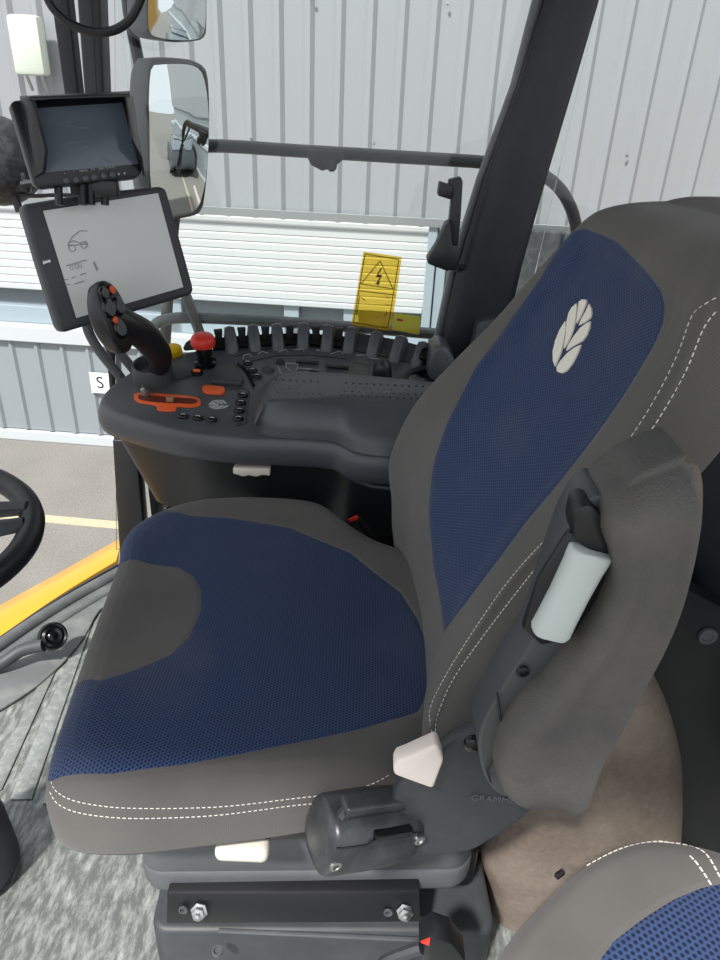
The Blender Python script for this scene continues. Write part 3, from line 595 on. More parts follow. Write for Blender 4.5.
for k in [[(-0.3485,0.5552,0.5323),(-0.3368,0.5432,0.5309),(-0.3127,0.5341,0.5287),(-0.2711,0.5302,0.5263),(-0.2258,0.5325,0.5237),(-0.1808,0.5376,0.5208),(-0.1353,0.5438,0.5192),(-0.066,0.5556,0.5209),(-0.007,0.5665,0.5215),(0.0313,0.5778,0.5258),(0.0556,0.591,0.5308)],[(-0.3477,0.5472,0.5251),(-0.3345,0.5358,0.5198),(-0.3062,0.5276,0.5168),(-0.2594,0.5254,0.5143),(-0.2088,0.5298,0.5117),(-0.1466,0.5384,0.5097),(-0.0657,0.5522,0.5128),(-0.0065,0.5624,0.5124),(0.0294,0.5703,0.5154),(0.0599,0.5807,0.5168)]]:
    if k: dashes(b_, k)
part('cushion_stitching', b_, M_stitch, seat) if len(b_.verts) else b_.free()
# ---- backrest
rows = [  # z, near stitch x,y ; far edge x,y
 (.48, .088, .650, .075, 1.10), (.53, .092, .640, .070, 1.11), (.57, .100, .638, .064, 1.12), (.62, .118, .660, .060, 1.12), (.70, .148, .672, .052, 1.12), (.80, .185, .660, .085, 1.12),
 (.88, .215, .632, .142, 1.12), (.96, .245, .612, .203, 1.11), (1.03, .270, .606, .245, 1.09), (1.08, .287, .615, .270, 1.06), (1.115, .300, .632, .285, 1.03), (1.14, .318, .66, .300, 1.00), (1.155, .340, .70, .325, .965), (1.163, .37, .74, .36, .93)]
def brow(z, nx, ny, fx, fy):
    w = fy - ny; th = (.05 if z < 1.0 else .05 + (z - 1.0) * .5) if z < 1.12 else .11 - (z - 1.12) * 1.6
    dz = -.25
    mid = lambda t, dx: V((nx + (fx - nx) * t + dx, ny + w * t, z))
    rec = .022 if z < 1.1 else .006
    q = [V((nx, ny, z)), mid(.12, rec * .35 + .001), mid(.22, rec * .8), mid(.5, rec + .004), mid(.78, rec * .9), mid(.9, rec * .3), V((fx, fy, z)), V((fx + .035, fy + .022, z)), V((fx + .08, fy + .01, z)), V((nx + th + .02, fy - w * .15, z)), V((nx + th + .03, ny + w * .5, z)), V((nx + th + .015, ny + w * .1, z)), V((nx + th - .005, ny - .012, z)), V((nx + .07, ny - .028, z)), V((nx + .030, ny - .022, z)), V((nx + .010, ny - .010, z))]
    if z < .58: q = [V((p.x, p.y, p.z)) for p in q]
    return q
keys = [brow(*r) for r in rows]
nc = len(keys[0]); cols = []
for c in range(nc): cols.append(cat([k[c] for k in keys], 14, False))
nr = len(cols[0]); rings = []
for r in range(nr): rings.append(cat([cols[c][r] for c in range(nc)], 12))
# rounded closing at the foot and the head
def shrink(ring, k, dz, dx=0):
    c = sum(ring, V()) / len(ring); return [V((c.x + (p.x - c.x) * k + dx, c.y + (p.y - c.y) * k, p.z + dz)) for p in ring]
rings = [shrink(rings[0], .6, -.03), shrink(rings[0], .85, -.025), shrink(rings[0], .95, -.014)] + rings + [shrink(rings[-1], .93, .004, .004), shrink(rings[-1], .8, .008, .008), shrink(rings[-1], .5, .012, .01), shrink(rings[-1], .1, .013, .012)]
bm = BM(); loft(bm, rings, True, True)
back = part('backrest', bm, M_seatV, seat, 80)
bb = [(0.1239,0.7483,0.6235),(0.1178,0.8826,0.6349),(0.1111,0.9465,0.683),(0.1128,0.985,0.7341),(0.1193,1.0053,0.7716),(0.1113,0.9641,0.7071),(0.1149,0.9938,0.7491),(0.1257,1.0105,0.7915),(0.1717,1.0567,0.8949),(0.2212,1.0672,0.9767),(0.2575,1.0573,1.0509),(0.2735,1.0483,1.0903),(0.281,1.0345,1.1081),(0.2879,0.9974,1.1176),(0.2988,0.8971,1.1184),(0.3029,0.7974,1.1046),(0.3029,0.7396,1.0946),(0.3017,0.7176,1.0829),(0.2979,0.7039,1.0719),(0.2888,0.6907,1.0511),(0.2681,0.682,1.003),(0.2447,0.6819,0.9486),(0.2205,0.6873,0.8932),(0.1982,0.6984,0.8404),(0.1717,0.708,0.7723),(0.1395,0.7258,0.6832)]
inlay(back, [(p[1], p[2]) for p in bb], (1, 2), lambda p: p.x < .10 + .36 * (p.z - .55) + .09)
b_ = BM()
for k in [[(0.1081,0.6248,0.5513),(0.1018,0.6336,0.5726),(0.1036,0.6549,0.5812),(0.1222,0.6659,0.632),(0.1523,0.6687,0.7094),(0.1819,0.6591,0.7897),(0.2178,0.6282,0.8867),(0.2339,0.6175,0.93),(0.2568,0.6089,0.9928),(0.2701,0.6107,1.0303),(0.2818,0.6186,1.0641),(0.2925,0.6337,1.0951),(0.2979,0.6252,1.1094),(0.3074,0.6246,1.1162)],[(0.111,0.6227,0.5539),(0.1083,0.629,0.5702),(0.1112,0.6375,0.5882),(0.127,0.654,0.6288),(0.1582,0.6606,0.6959),(0.195,0.6493,0.7913),(0.2198,0.6257,0.8721),(0.2601,0.6001,0.9821),(0.2727,0.5973,1.0172),(0.2852,0.6007,1.0571),(0.2934,0.6094,1.0865),(0.2991,0.6137,1.0982),(0.3073,0.6173,1.1085)]]:
    if k: dashes(b_, k)
part('backrest_stitching', b_, M_stitch, seat) if len(b_.verts) else b_.free()
# leaf emblem: seven leaflets of pale thread lying on the cloth
lg = [[(0.2793,0.931,1.0351),(0.2817,0.9267,1.0394),(0.2839,0.9159,1.0417),(0.2831,0.9109,1.039),(0.2773,0.9036,1.0248),(0.2726,0.9013,1.0142),(0.2757,0.9159,1.024),(0.2782,0.9254,1.0315)],[(0.2843,0.9025,1.0399),(0.2841,0.8896,1.0372),(0.283,0.8811,1.0334),(0.2812,0.8763,1.0286),(0.2773,0.8823,1.0208),(0.2734,0.8926,1.0142),(0.2761,0.896,1.0207),(0.2807,0.8982,1.0312)],[(0.2776,0.9345,1.0323),(0.2765,0.9252,1.0278),(0.273,0.9098,1.0168),(0.2687,0.8982,1.005),(0.2632,0.891,0.9919),(0.2592,0.891,0.9836),(0.2632,0.906,0.995),(0.2674,0.9287,1.0089),(0.2706,0.9381,1.018),(0.2739,0.9392,1.0254)],[(0.2801,0.871,1.0253),(0.2783,0.8636,1.0201),(0.2749,0.8583,1.012),(0.2709,0.8589,1.0033),(0.2654,0.8714,0.9931),(0.2599,0.8812,0.9833),(0.2622,0.8848,0.9888),(0.2678,0.8867,1.0009),(0.2734,0.8846,1.0128),(0.2773,0.8778,1.0203)],[(0.2666,0.933,1.0084),(0.265,0.9185,1.0016),(0.2611,0.9043,0.9904),(0.2559,0.8902,0.9768),(0.2491,0.8814,0.9618),(0.2493,0.8951,0.9647),(0.2513,0.9118,0.9722),(0.2558,0.9248,0.984),(0.261,0.932,0.9963)],[(0.2692,0.8562,0.9992),(0.2663,0.8511,0.9922),(0.2604,0.8459,0.9791),(0.2546,0.8471,0.9673),(0.2514,0.8543,0.9618),(0.2493,0.8669,0.9596),(0.2499,0.8756,0.9623),(0.254,0.8776,0.9707),(0.2598,0.8746,0.9819),(0.2654,0.8661,0.9923)],[],[]]
if lg[0]:
    b_ = BM()
    for q in lg:
        if len(q) < 3: continue
        prism(b_, [V(p) + V((-.0022, 0, .0006)) for p in q], (.002, 0, -.0005))
    part('leaf_emblem', b_, mat('pale emblem thread', 'F4F0E2', .8), seat, 0, label='pale oval leaf emblem sewn on the blue panel')
# ---- raised armrest (outline in the vertical plane, real width across)
arm_y = .455
armL = [(0.201,0.455,0.638),(0.186,0.455,0.64),(0.17,0.455,0.648),(0.157,0.455,0.66),(0.147,0.455,0.678),(0.142,0.455,0.701),(0.145,0.455,0.738),(0.161,0.455,0.778),(0.179,0.455,0.809),(0.193,0.455,0.841),(0.205,0.455,0.879),(0.209,0.455,0.913),(0.203,0.455,0.942),(0.193,0.455,0.963),(0.191,0.455,0.978),(0.195,0.455,0.99),(0.206,0.455,1.002)]
armR = [(0.212,0.455,0.64),(0.224,0.455,0.642),(0.235,0.455,0.651),(0.243,0.455,0.666),(0.247,0.455,0.685),(0.249,0.455,0.707),(0.251,0.455,0.738),(0.258,0.455,0.791),(0.263,0.455,0.839),(0.267,0.455,0.877),(0.268,0.455,0.915),(0.266,0.455,0.949),(0.265,0.455,0.973),(0.264,0.455,0.995),(0.263,0.455,1.008),(0.256,0.455,1.019),(0.243,0.455,1.024)]
def side_loft(b_, o_, prof_):
    c = sum(o_, V()) / len(o_)
    loft(b_, [[c + (p - c) * k + V((0, dy, 0)) for p in o_] for k, dy in prof_], True, True)
sec = cat([V(p) for p in ((0, .05, 0), (0, .022, 0), (.02, .008, 0), (.07, .000, 0), (.18, -.006, 0), (.42, -.004, 0), (.64, -.007, 0), (.79, -.014, 0), (.83, -.011, 0), (.95, .014, 0), (1.0, .030, 0), (1.0, .05, 0), (1.0, .074, 0), (.93, .083, 0), (.5, .085, 0), (.07, .083, 0), (0, .072, 0))], 4)
Lc, Rc = cat(armL, 5, False), cat(armR, 5, False); n_ = len(Lc); rings = []
for i in range(n_):
    f_ = min(1, i / 22, (n_ - 1 - i) / 16); f_ = math.sin(f_ * math.pi / 2)
    rings.append([Lc[i].lerp(Rc[i], q.x) + V((0, .022 + (q.y - .022) * f_ if q.y < .045 else q.y, 0)) for q in sec])
def capring(r, k, shift):
    c = sum(r, V()) / len(r); return [c + (p - c) * k + shift for p in r]
d0 = (rings[0][0] - rings[3][0]).normalized() * .003; d1 = V((.002, 0, .004))
rings = rings + [capring(rings[-1], .96, d1), capring(rings[-1], .85, d1 * 1.8), capring(rings[-1], .5, d1 * 2.2)]
b_ = BM(); loft(b_, rings, True, True); pad = part('armrest_pad', b_, M_pad, seat, 60)
plate_px = [(0.177,0.49,0.962),(0.191,0.49,0.986),(0.228,0.49,0.964),(0.255,0.49,0.885),(0.235,0.49,0.767),(0.204,0.49,0.639),(0.165,0.49,0.625),(0.139,0.49,0.657),(0.128,0.49,0.713),(0.139,0.49,0.767),(0.161,0.49,0.835),(0.165,0.49,0.88),(0.171,0.49,0.93)]
b_ = BM(); prism(b_, cat(plate_px, 4), (0, .05, 0), .008, 3, 20); part('armrest_side_plate', b_, M_plate, seat)
b_ = BM(); prism(b_, cat([(0.172,0.478,0.976),(0.181,0.478,0.982),(0.196,0.478,0.968),(0.216,0.478,0.937),(0.217,0.478,0.913),(0.205,0.478,0.926),(0.191,0.478,0.939),(0.174,0.478,0.952)], 3), (0, .03, 0), .004); part('adjuster_cap', b_, M_blk, seat)
# grey adjuster roller set in the plate
r0, r1 = V((0.191,0.482,0.941)), V((0.171,0.482,0.852)); ax_ = (r1 - r0).normalized(); wd = V((0.206,0.482,0.93)) - V((0.174,0.482,0.949)); sd_ = (wd - ax_ * wd.dot(ax_)).normalized(); hw_ = .018
dp = V((0, -1, 0)); dp = (dp - ax_ * dp.dot(ax_) - sd_ * dp.dot(sd_)).normalized(); Lr = (r1 - r0).length
b_ = BM(); rings = []
for t, k in ((0, .9), (.02, 1.0), (.08, 1.0), (.2, .95), (.5, .92), (.8, .94), (.95, .98), (1, .88)):
    c = r0 + ax_ * Lr * t; rg = []
    for j in range(24):
        a = 2 * math.pi * j / 24; ca, sa = math.cos(a), math.sin(a)
        ca = math.copysign(abs(ca) ** .45, ca); sa = math.copysign(abs(sa) ** .8, sa)
        rg.append(c + sd_ * ca * hw_ * k + dp * sa * .014 * k)
    rings.append(rg)
loft(b_, rings, True, True); part('adjuster_roller', b_, M_rollgrey, seat, 50, label='pale grey adjuster roller')
b_ = BM(); wr = [r0 - ax_ * .006 - sd_ * .021, r0 - ax_ * .006 + sd_ * .023, r1 + ax_ * .006 + sd_ * .023, r1 + ax_ * .006 - sd_ * .021]; prism(b_, [p - dp * .003 for p in cat(wr, 2)], -dp * .01, .002); part('roller_recess', b_, M_blk, seat, 30)
b_ = BM(); lathe(b_, (0.157,0.488,0.8), (0, -1, 0), [(.006, 0), (.006, .0025), (.0035, .003), (.003, .001), (0, .001)], 14); part('screw', b_, M_blk, seat)
b_ = BM(); tube(b_, [(0.137,0.486,0.773),(0.152,0.486,0.706),(0.14,0.486,0.669),(0.146,0.486,0.652)], .0012, 6); part('plate_groove', b_, M_blk, seat)
# ---- side bracket with maker's lettering, pale lever
b_ = BM(); prism(b_, cat([(0.093,0.54,0.621),(0.127,0.54,0.658),(0.158,0.54,0.667),(0.196,0.54,0.654),(0.225,0.54,0.576),(0.205,0.54,0.519),(0.175,0.54,0.481),(0.153,0.54,0.46),(0.1,0.54,0.449),(0.066,0.54,0.495),(0.054,0.54,0.548),(0.071,0.54,0.591)], 3), (0, .02, 0), .006, 3, 20); br_ = part('side_bracket', b_, M_pl2, seat)
words('lettering', 'GRAMMER', (0.172,0.538,0.559), (1, 0, -.04), (0, 0, 1), .0125, M_plg, br_, .0004)
b_ = BM(); lathe(b_, (0.136,0.538,0.647), (0, -1, 0), [(.011, -.01), (.011, .004), (.008, .006), (0, .006)], 14); part('pivot_pin', b_, M_gls, seat)
b_ = BM(); prism(b_, [(0.049,0.51,0.637),(0.051,0.51,0.646),(0.06,0.51,0.651),(0.091,0.51,0.674),(0.094,0.51,0.67),(0.101,0.51,0.65),(0.094,0.51,0.606),(0.088,0.51,0.608),(0.059,0.51,0.621),(0.05,0.51,0.625)], (0, .022, 0), .005, 3); part('recline_lever', b_, M_lever, seat, label='pale pinkish white lever')
b_ = BM(); box(b_, (-0.127,0.56,0.418), (.068, .03, .022), .009, None, 3); part('slide_handle', b_, M_white, seat, label='off white pull handle under the cushion')
b_ = BM(); prism(b_, [(-0.104,0.575,0.43),(-0.018,0.575,0.448),(-0.018,0.575,0.424),(-0.105,0.575,0.41)], (0, .03, 0), .003); part('slide_rail', b_, M_blk, seat)
# ---- adjuster control box
k0, k1 = V((-0.022,0.52,0.51)), V((0.069,0.56,0.482)); ka = (k1 - k0).normalized(); kz = V((0, 0, 1)); kz = (kz - ka * kz.dot(ka)).normalized(); ky = ka.cross(kz)
b_ = BM(); rings = []; KLn = (k1 - k0).length
for t, k in ((-.10, .55), (-.09, .8), (-.05, .95), (0, 1), (.6, 1.03), (.95, 1.0), (1.05, .92), (1.15, .7), (1.18, .5)):
    c = k0 + ka * KLn * t; rg = []
    for j in range(28):
        a = 2 * math.pi * j / 28; ca, sa = math.cos(a), math.sin(a)
        ca = math.copysign(abs(ca) ** .75, ca); sa = math.copysign(abs(sa) ** .8, sa)
        rg.append(c + ky * ca * .040 * k + kz * sa * .042 * k)
    rings.append(rg)
loft(b_, rings, True, True); M_sat = mat('satin black plastic', '2B2D30', .32, dust='77777a', dscale=30, damt=.2, bump=.1)
cbx = part('control_box', b_, M_sat, seat, 50)
yo = -1 if ky.y > 0 else 1
fr_ = ky * yo
b_ = BM(); box(b_, k0.lerp(k1, .55) + kz * .050 + fr_ * .006, (.105, .026, .016), .005, Matrix((ka, ky, kz)).transposed(), 3)
tube(b_, [k0.lerp(k1, .05) + kz * .036 + fr_ * .01, k0.lerp(k1, .12) + kz * .05 + fr_ * .008], .008, 8); tube(b_, [k0.lerp(k1, .98) + kz * .036 + fr_ * .01, k0.lerp(k1, .95) + kz * .05 + fr_ * .008], .008, 8)
part('pull_lever', b_, M_sat, cbx)
b_ = BM(); tube(b_, [k0 - ka * .006 + kz * .022 + fr_ * .036, k0.lerp(k1, .3) + kz * .022 + fr_ * .0385, k0.lerp(k1, .35) + kz * .027 + fr_ * .038, k1 + kz * .026 + fr_ * .036], .0012, 6); part('case_seam', b_, M_gls, cbx)
for t, z_ in ((.0, -.004), (1.0, .016)):
    b_ = BM(); lathe(b_, k0 + ka * KLn * t + kz * z_ + fr_ * .037, fr_, [(.007, 0), (.007, .003), (.004, .0035), (.003, .002), (0, .002)], 12); part('screw', b_, M_metal, cbx)
b_ = BM(); box(b_, k0.lerp(k1, .62) + kz * .0285 + fr_ * .032, (.05, .012, .012), .002, Matrix((ka, ky, kz)).transposed()); part('slider_switch', b_, M_gls, cbx)
# ---- suspension base
def quad_box(name, corners, z0, z1, m, bev, par, taper=.0, lab=None):
    b_ = BM(); c = sum((V(p) for p in corners), V()) / len(corners); pts = [V((p[0], p[1], z1)) for p in corners]
    prism(b_, pts, (0, 0, z0 - z1), bev, 4); return part(name, b_, m, par, 40, lab)
A, B_ = V((-0.293,0.616,0.315)), V((0.192,0.643,0.315)); dd = (B_ - A).normalized(); nn = V((-dd.y, dd.x, 0))
def rect(a, b, depth): return [a, b, b + nn * depth, a + nn * depth]
def rrect(a, b, depth, r=.03):
    e = (b - a).normalized(); pts = []
    for c, s0_, s1_ in ((a, e, nn), (b, -e, nn), (b + nn * depth, -e, -nn), (a + nn * depth, e, -nn)):
        arc = [c + s0_ * r * (1 - math.sin(t)) + s1_ * r * (1 - math.cos(t)) for t in [math.pi / 2 * k / 5 for k in range(6)]]
        if len(pts) in (6, 18): arc = arc[::-1]
        pts += arc if len(pts) % 12 else arc
    return pts
def slab(b_, a, b, depth, z0, z1, r=.04, bev=.008):
    e = (b - a).normalized(); cs = [(a, V(e), nn), (b, nn, -V(e)), (b + nn * depth, -V(e), -nn), (a + nn * depth, -nn, V(e))]; pts = []
    for c, u1, u2 in cs:
        for k in range(6):
            t = math.pi / 2 * k / 5; pts.append(c + u1 * r * (1 - math.cos(t)) + u2 * r * (1 - math.sin(t)))
    prism(b_, [V((p.x, p.y, z1)) for p in pts], (0, 0, z0 - z1), bev, 3)
b_ = BM(); slab(b_, A, B_, .42, .250, .40, .035, .012); part('suspension_cover', b_, M_plg, seat)
b_ = BM(); slab(b_, A - nn * .004 - dd * .002, B_ - nn * .004 + dd * .004, .43, .221, .275, .04, .014); part('suspension_skirt', b_, M_plg, seat)
b_ = BM(); slab(b_, A + dd * .03 + nn * .02, B_ - dd * .03 + nn * .02, .38, .385, .425, .02, .006); part('cushion_carrier', b_, M_blk, seat)
pa, pb = V((-0.249,0.6,0.25)), V((0.113,0.615,0.255)); pc, pd_ = V((0.118,0.6,0.205)), V((-0.251,0.585,0.198))
b_ = BM(); prism(b_, [pa, pb, pc, pd_], (0, .03, 0), .004); pl_ = part('mounting_plate', b_, mat('black painted steel', '0D0E12', .5), seat)
for q in [(-0.201,0.588,0.23),(0.093,0.602,0.227)]:
    b_ = BM(); lathe(b_, q, (0, -1, .55), [(.0125, 0), (.0125, .002), (.009, .003), (.009, .010), (.0045, .011), (.0045, .017), (0, .018)], 6); part('bolt', b_, M_metal, pl_, 20)
for q in [(-0.224,0.588,0.23),(0.069,0.601,0.224)]:
    b_ = BM(); lathe(b_, q, (0, -1, .1), [(.0065, -.002), (.0065, .001), (.005, .001), (.005, -.002)], 12); part('plate_hole', b_, M_plg, pl_, 20)
# ---- lower pedestal box
ped = thing('seat_pedestal', 'dark grey plastic pedestal box the operator seat is bolted on', 'pedestal', (-.02, .85, 0))
a, b = V((-0.288,0.609,0.135)), V((0.243,0.63,0.135))
b_ = BM(); slab(b_, a, b, .45, .0, .135, .025, .010); part('pedestal_box', b_, M_pl2, ped)
b_ = BM(); slab(b_, a + dd * .015 + nn * .075, b - dd * .02 + nn * .075, .34, .12, .218, .02, .008); part('pedestal_neck', b_, M_blk, ped)
b_ = BM(); lathe(b_, (-0.18,0.586,0.136), (0, 0, 1), [(.008, -.004), (.008, .001), (.0055, .001), (.0055, -.002), (0, -.002)], 12); part('screw', b_, M_plg, ped)
b_ = BM(); box(b_, V((-0.014,0.614,0.137)), (.34, .006, .004), .001); part('edge_rib', b_, M_plg, ped)

# ================================================================ PASSENGER SEAT
ins = thing('instructor_seat', 'grey and blue fabric fold down passenger seat with pale stitched edge', 'seat', (.45, .55, 0))
carp = [(0.255,0.72,0.057),(0.233,0.72,0.125),(0.227,0.72,0.229),(0.251,0.72,0.326),(0.304,0.72,0.459),(0.369,0.72,0.56),(0.406,0.72,0.58),(0.459,0.72,0.508),(0.502,0.72,0.42),(0.532,0.72,0.322),(0.559,0.72,0.202),(0.57,0.72,0.095),(0.464,0.72,-0.046),(0.326,0.72,-0.206),(0.28,0.72,-0.108)]
b_ = BM(); o_ = resample(cat(carp, 4), 80)
side_loft(b_, o_, [(.1, -.022), (.3, -.021), (.5, -.018), (.7, -.012), (.84, -.003), (.93, .010), (.98, .03), (1, .055), (1, .10)]); part('carpeted_shell', b_, M_brown, ins, 60)
zc = .50
c2 = [(0.154,0.393,0.5), (0.177,0.428,0.5), (0.223,0.472,0.5), (0.286,0.519,0.5), (0.353,0.548,0.5), (0.413,0.549,0.5), (0.465,0.531,0.5), (0.493,0.473,0.5), (0.409,0.294,0.5), (0.298,0.2,0.5), (0.182,0.223,0.5), (0.14,0.321,0.5)]
O = resample(cat(c2, 6), 150); c0 = sum(O, V()) / len(O)
rings = []
for k, h in [(.02, .018)] + [(.1 + .05 * i, .018 - .008 * (i / 15) ** 2) for i in range(16)] + [(.89, .006), (.93, 0), (.96, -.007), (.985, -.018), (1.0, -.033), (1.0, -.05), (.98, -.08), (.92, -.10), (.7, -.11)]:
    rings.append([c0 + (p - c0) * k + V((0, 0, h - .005)) for p in O])
b_ = BM(); loft(b_, rings, True, True)
M_seatP = upholstery('passenger upholstery', .0062, ('X', 'Y'))
pc_ = part('seat_cushion', b_, M_seatP, ins, 80)
inlay(pc_, [p[:2] for p in [(0.249,0.385,0.505),(0.279,0.414,0.505),(0.315,0.437,0.505),(0.358,0.461,0.505),(0.394,0.476,0.505),(0.432,0.486,0.505),(0.507,0.482,0.505),(0.548,0.375,0.505),(0.388,0.259,0.505),(0.221,0.253,0.505)]], (0, 1), lambda p: p.z > .46)
b_ = BM()
for k in [[(0.2821,0.5102,0.4881),(0.3072,0.5225,0.4906),(0.3316,0.5331,0.4908),(0.3652,0.5431,0.4887),(0.3898,0.5442,0.488),(0.3994,0.5148,0.506),(0.405,0.4961,0.5077),(0.4079,0.4772,0.5089)],[(0.3812,0.542,0.4914),(0.4065,0.5418,0.4889),(0.4191,0.5222,0.5037),(0.4221,0.4913,0.5074)]]:
    if k: dashes(b_, k, .006, .0028, .0011)
part('stitching', b_, M_stitch, ins) if len(b_.verts) else b_.free()
b_ = BM(); box(b_, (0.245,0.493,0.497), (.012, .006, .006), .001, Matrix.Rotation(.6, 3, 'Z')); part('care_tag', b_, M_blk, ins)
b_ = BM(); tube(b_, [(.56, .34, .0), (.56, .34, .41)], .04, 14); part('support_post', b_, M_blk, ins)
# buckle at the lower picture edge
bk = thing('seat_belt_buckle', 'black seat belt buckle with a red triangle mark beside the pedestal', 'buckle', (0.122,0.5,0.312))
b_ = BM(); prism(b_, [(0.101,0.5,0.326),(0.116,0.5,0.349),(0.141,0.5,0.336),(0.162,0.5,0.299),(0.167,0.5,0.21),(0.118,0.5,0.205)], (0, .035, 0), .004); part('buckle_body', b_, M_blk, bk)
b_ = BM(); prism(b_, [(0.101,0.498,0.341),(0.112,0.498,0.35),(0.112,0.498,0.335)], (0, .002, 0)); part('red_mark', b_, M_red, bk, 0)
b_ = BM(); tube(b_, [(0.103,0.5,0.326),(0.084,0.5,0.313),(0.06,0.5,0.291),(0.043,0.5,0.248)], .008, 8, 3); part('strap', b_, M_pl2, bk)

# ================================================================ CONTROL CONSOLE
KN = V((0.0,-0.2093,0.9779))
con = thing('control_console', 'charcoal control console with switch rows beside the operator seat', 'console', (-.25, 1.4, .3))
k_out = cat([(-0.547,1.352,0.683),(-0.554,1.393,0.691),(-0.545,1.428,0.699),(-0.523,1.479,0.71),(-0.49,1.524,0.719),(-0.432,1.569,0.729),(-0.378,1.592,0.734),(-0.277,1.624,0.741),(-0.159,1.639,0.744),(-0.038,1.631,0.742),(0.081,1.605,0.737),(0.174,1.572,0.73),(0.221,1.516,0.718),(0.24,1.411,0.695),(0.218,1.286,0.668),(0.153,1.225,0.655),(0.062,1.218,0.654),(-0.012,1.225,0.655),(-0.059,1.256,0.662),(-0.166,1.261,0.663),(-0.221,1.259,0.663),(-0.276,1.263,0.663),(-0.378,1.277,0.666),(-0.502,1.32,0.676)], 5)
k_out = resample(k_out, 160)
def Kring(scale_off, h):
    n = len(k_out); c = sum(k_out, V()) / n; out = []
    for i, p in enumerate(k_out):
        t = (k_out[(i + 1) % n] - k_out[i - 1]).normalized(); nr = t.cross(KN)
        if nr.dot(p - c) < 0: nr = -nr
        out.append(p + nr * scale_off + KN * h)
    return out
b_ = BM(); loft(b_, [Kring(-.012, 0), Kring(-.004, -.001), Kring(0, -.004), Kring(.008, -.02), Kring(.012, -.04), Kring(.010, -.058), Kring(.004, -.064), Kring(-.02, -.066)], True, True)
body = part('console_top', b_, M_pl, con, 50)
top = Kring(-.012, -.06); bc = V((-0.196,1.334,0.45))
b_ = BM(); cK = sum(top, V()) / len(top)
bot = []
for p in top:
    q = cK + (p - cK) * .82; bot.append(V((q.x + .0, q.y + .005, .435)))
mid_ = [a.lerp(b, .5) + V((0, 0, 0)) for a, b in zip(top, bot)]
loft(b_, [top, mid_, bot, [V((p.x, p.y, .42)) + (cK - p) * .08 for p in bot]], True, True); part('lower_housing', b_, M_blk, con, 60)
b_ = BM(); box(b_, (-.1, 1.48, .2), (.35, .25, .45), .02); part('console_foot', b_, M_blk, con)
# armrest pad on the console
def KP(l): return [V(p) for p in l]
base_ = [(-0.221,1.307,0.673),(-0.225,1.393,0.691),(-0.215,1.447,0.703),(-0.19,1.494,0.713),(-0.147,1.51,0.716),(-0.011,1.505,0.715),(0.136,1.493,0.713),(0.302,1.474,0.709),(0.298,1.361,0.684),(0.234,1.249,0.66),(0.076,1.222,0.655),(-0.01,1.231,0.657),(-0.059,1.263,0.663),(-0.153,1.265,0.664),(-0.2,1.275,0.666)]
top_ = [(-0.197,1.29,0.731),(-0.195,1.322,0.738),(-0.185,1.356,0.745),(-0.167,1.38,0.75),(-0.131,1.395,0.753),(-0.01,1.393,0.753),(0.126,1.378,0.749),(0.269,1.36,0.746),(0.269,1.314,0.736),(0.231,1.293,0.731),(0.073,1.298,0.732),(-0.023,1.297,0.732),(-0.067,1.301,0.733),(-0.146,1.295,0.732),(-0.182,1.288,0.73)]
mid1 = [(-0.213,1.264,0.696),(-0.219,1.343,0.713),(-0.21,1.396,0.725),(-0.185,1.439,0.734),(-0.143,1.455,0.737),(-0.01,1.452,0.737),(0.131,1.439,0.734),(0.293,1.422,0.73),(0.289,1.316,0.708),(0.233,1.245,0.692),(0.074,1.233,0.69),(-0.012,1.24,0.691),(-0.06,1.265,0.697),(-0.153,1.268,0.697),(-0.197,1.272,0.698)]
rb_, rm_, rt_ = [cat(x, 8) for x in (base_, mid1, top_)]; ct_ = sum(rt_, V()) / len(rt_)
b_ = BM(); loft(b_, [rb_, [a.lerp(b, .5) for a, b in zip(rb_, rm_)], rm_, [a.lerp(b, .75) - KN * -.003 for a, b in zip(rm_, rt_)], [a.lerp(b, .94) + KN * .0025 for a, b in zip(rm_, rt_)], rt_, [p.lerp(ct_, .06) + KN * .0008 for p in rt_]], True, True)
ar = part('console_armrest', b_, M_pl, con, 60)
b_ = BM()
for i in range(22):
    for j in range(4):
        u = i / 21; x = 275 + i * 7.0 + (j % 2) * 3.5
        if 322 < x < 340: continue
        pass
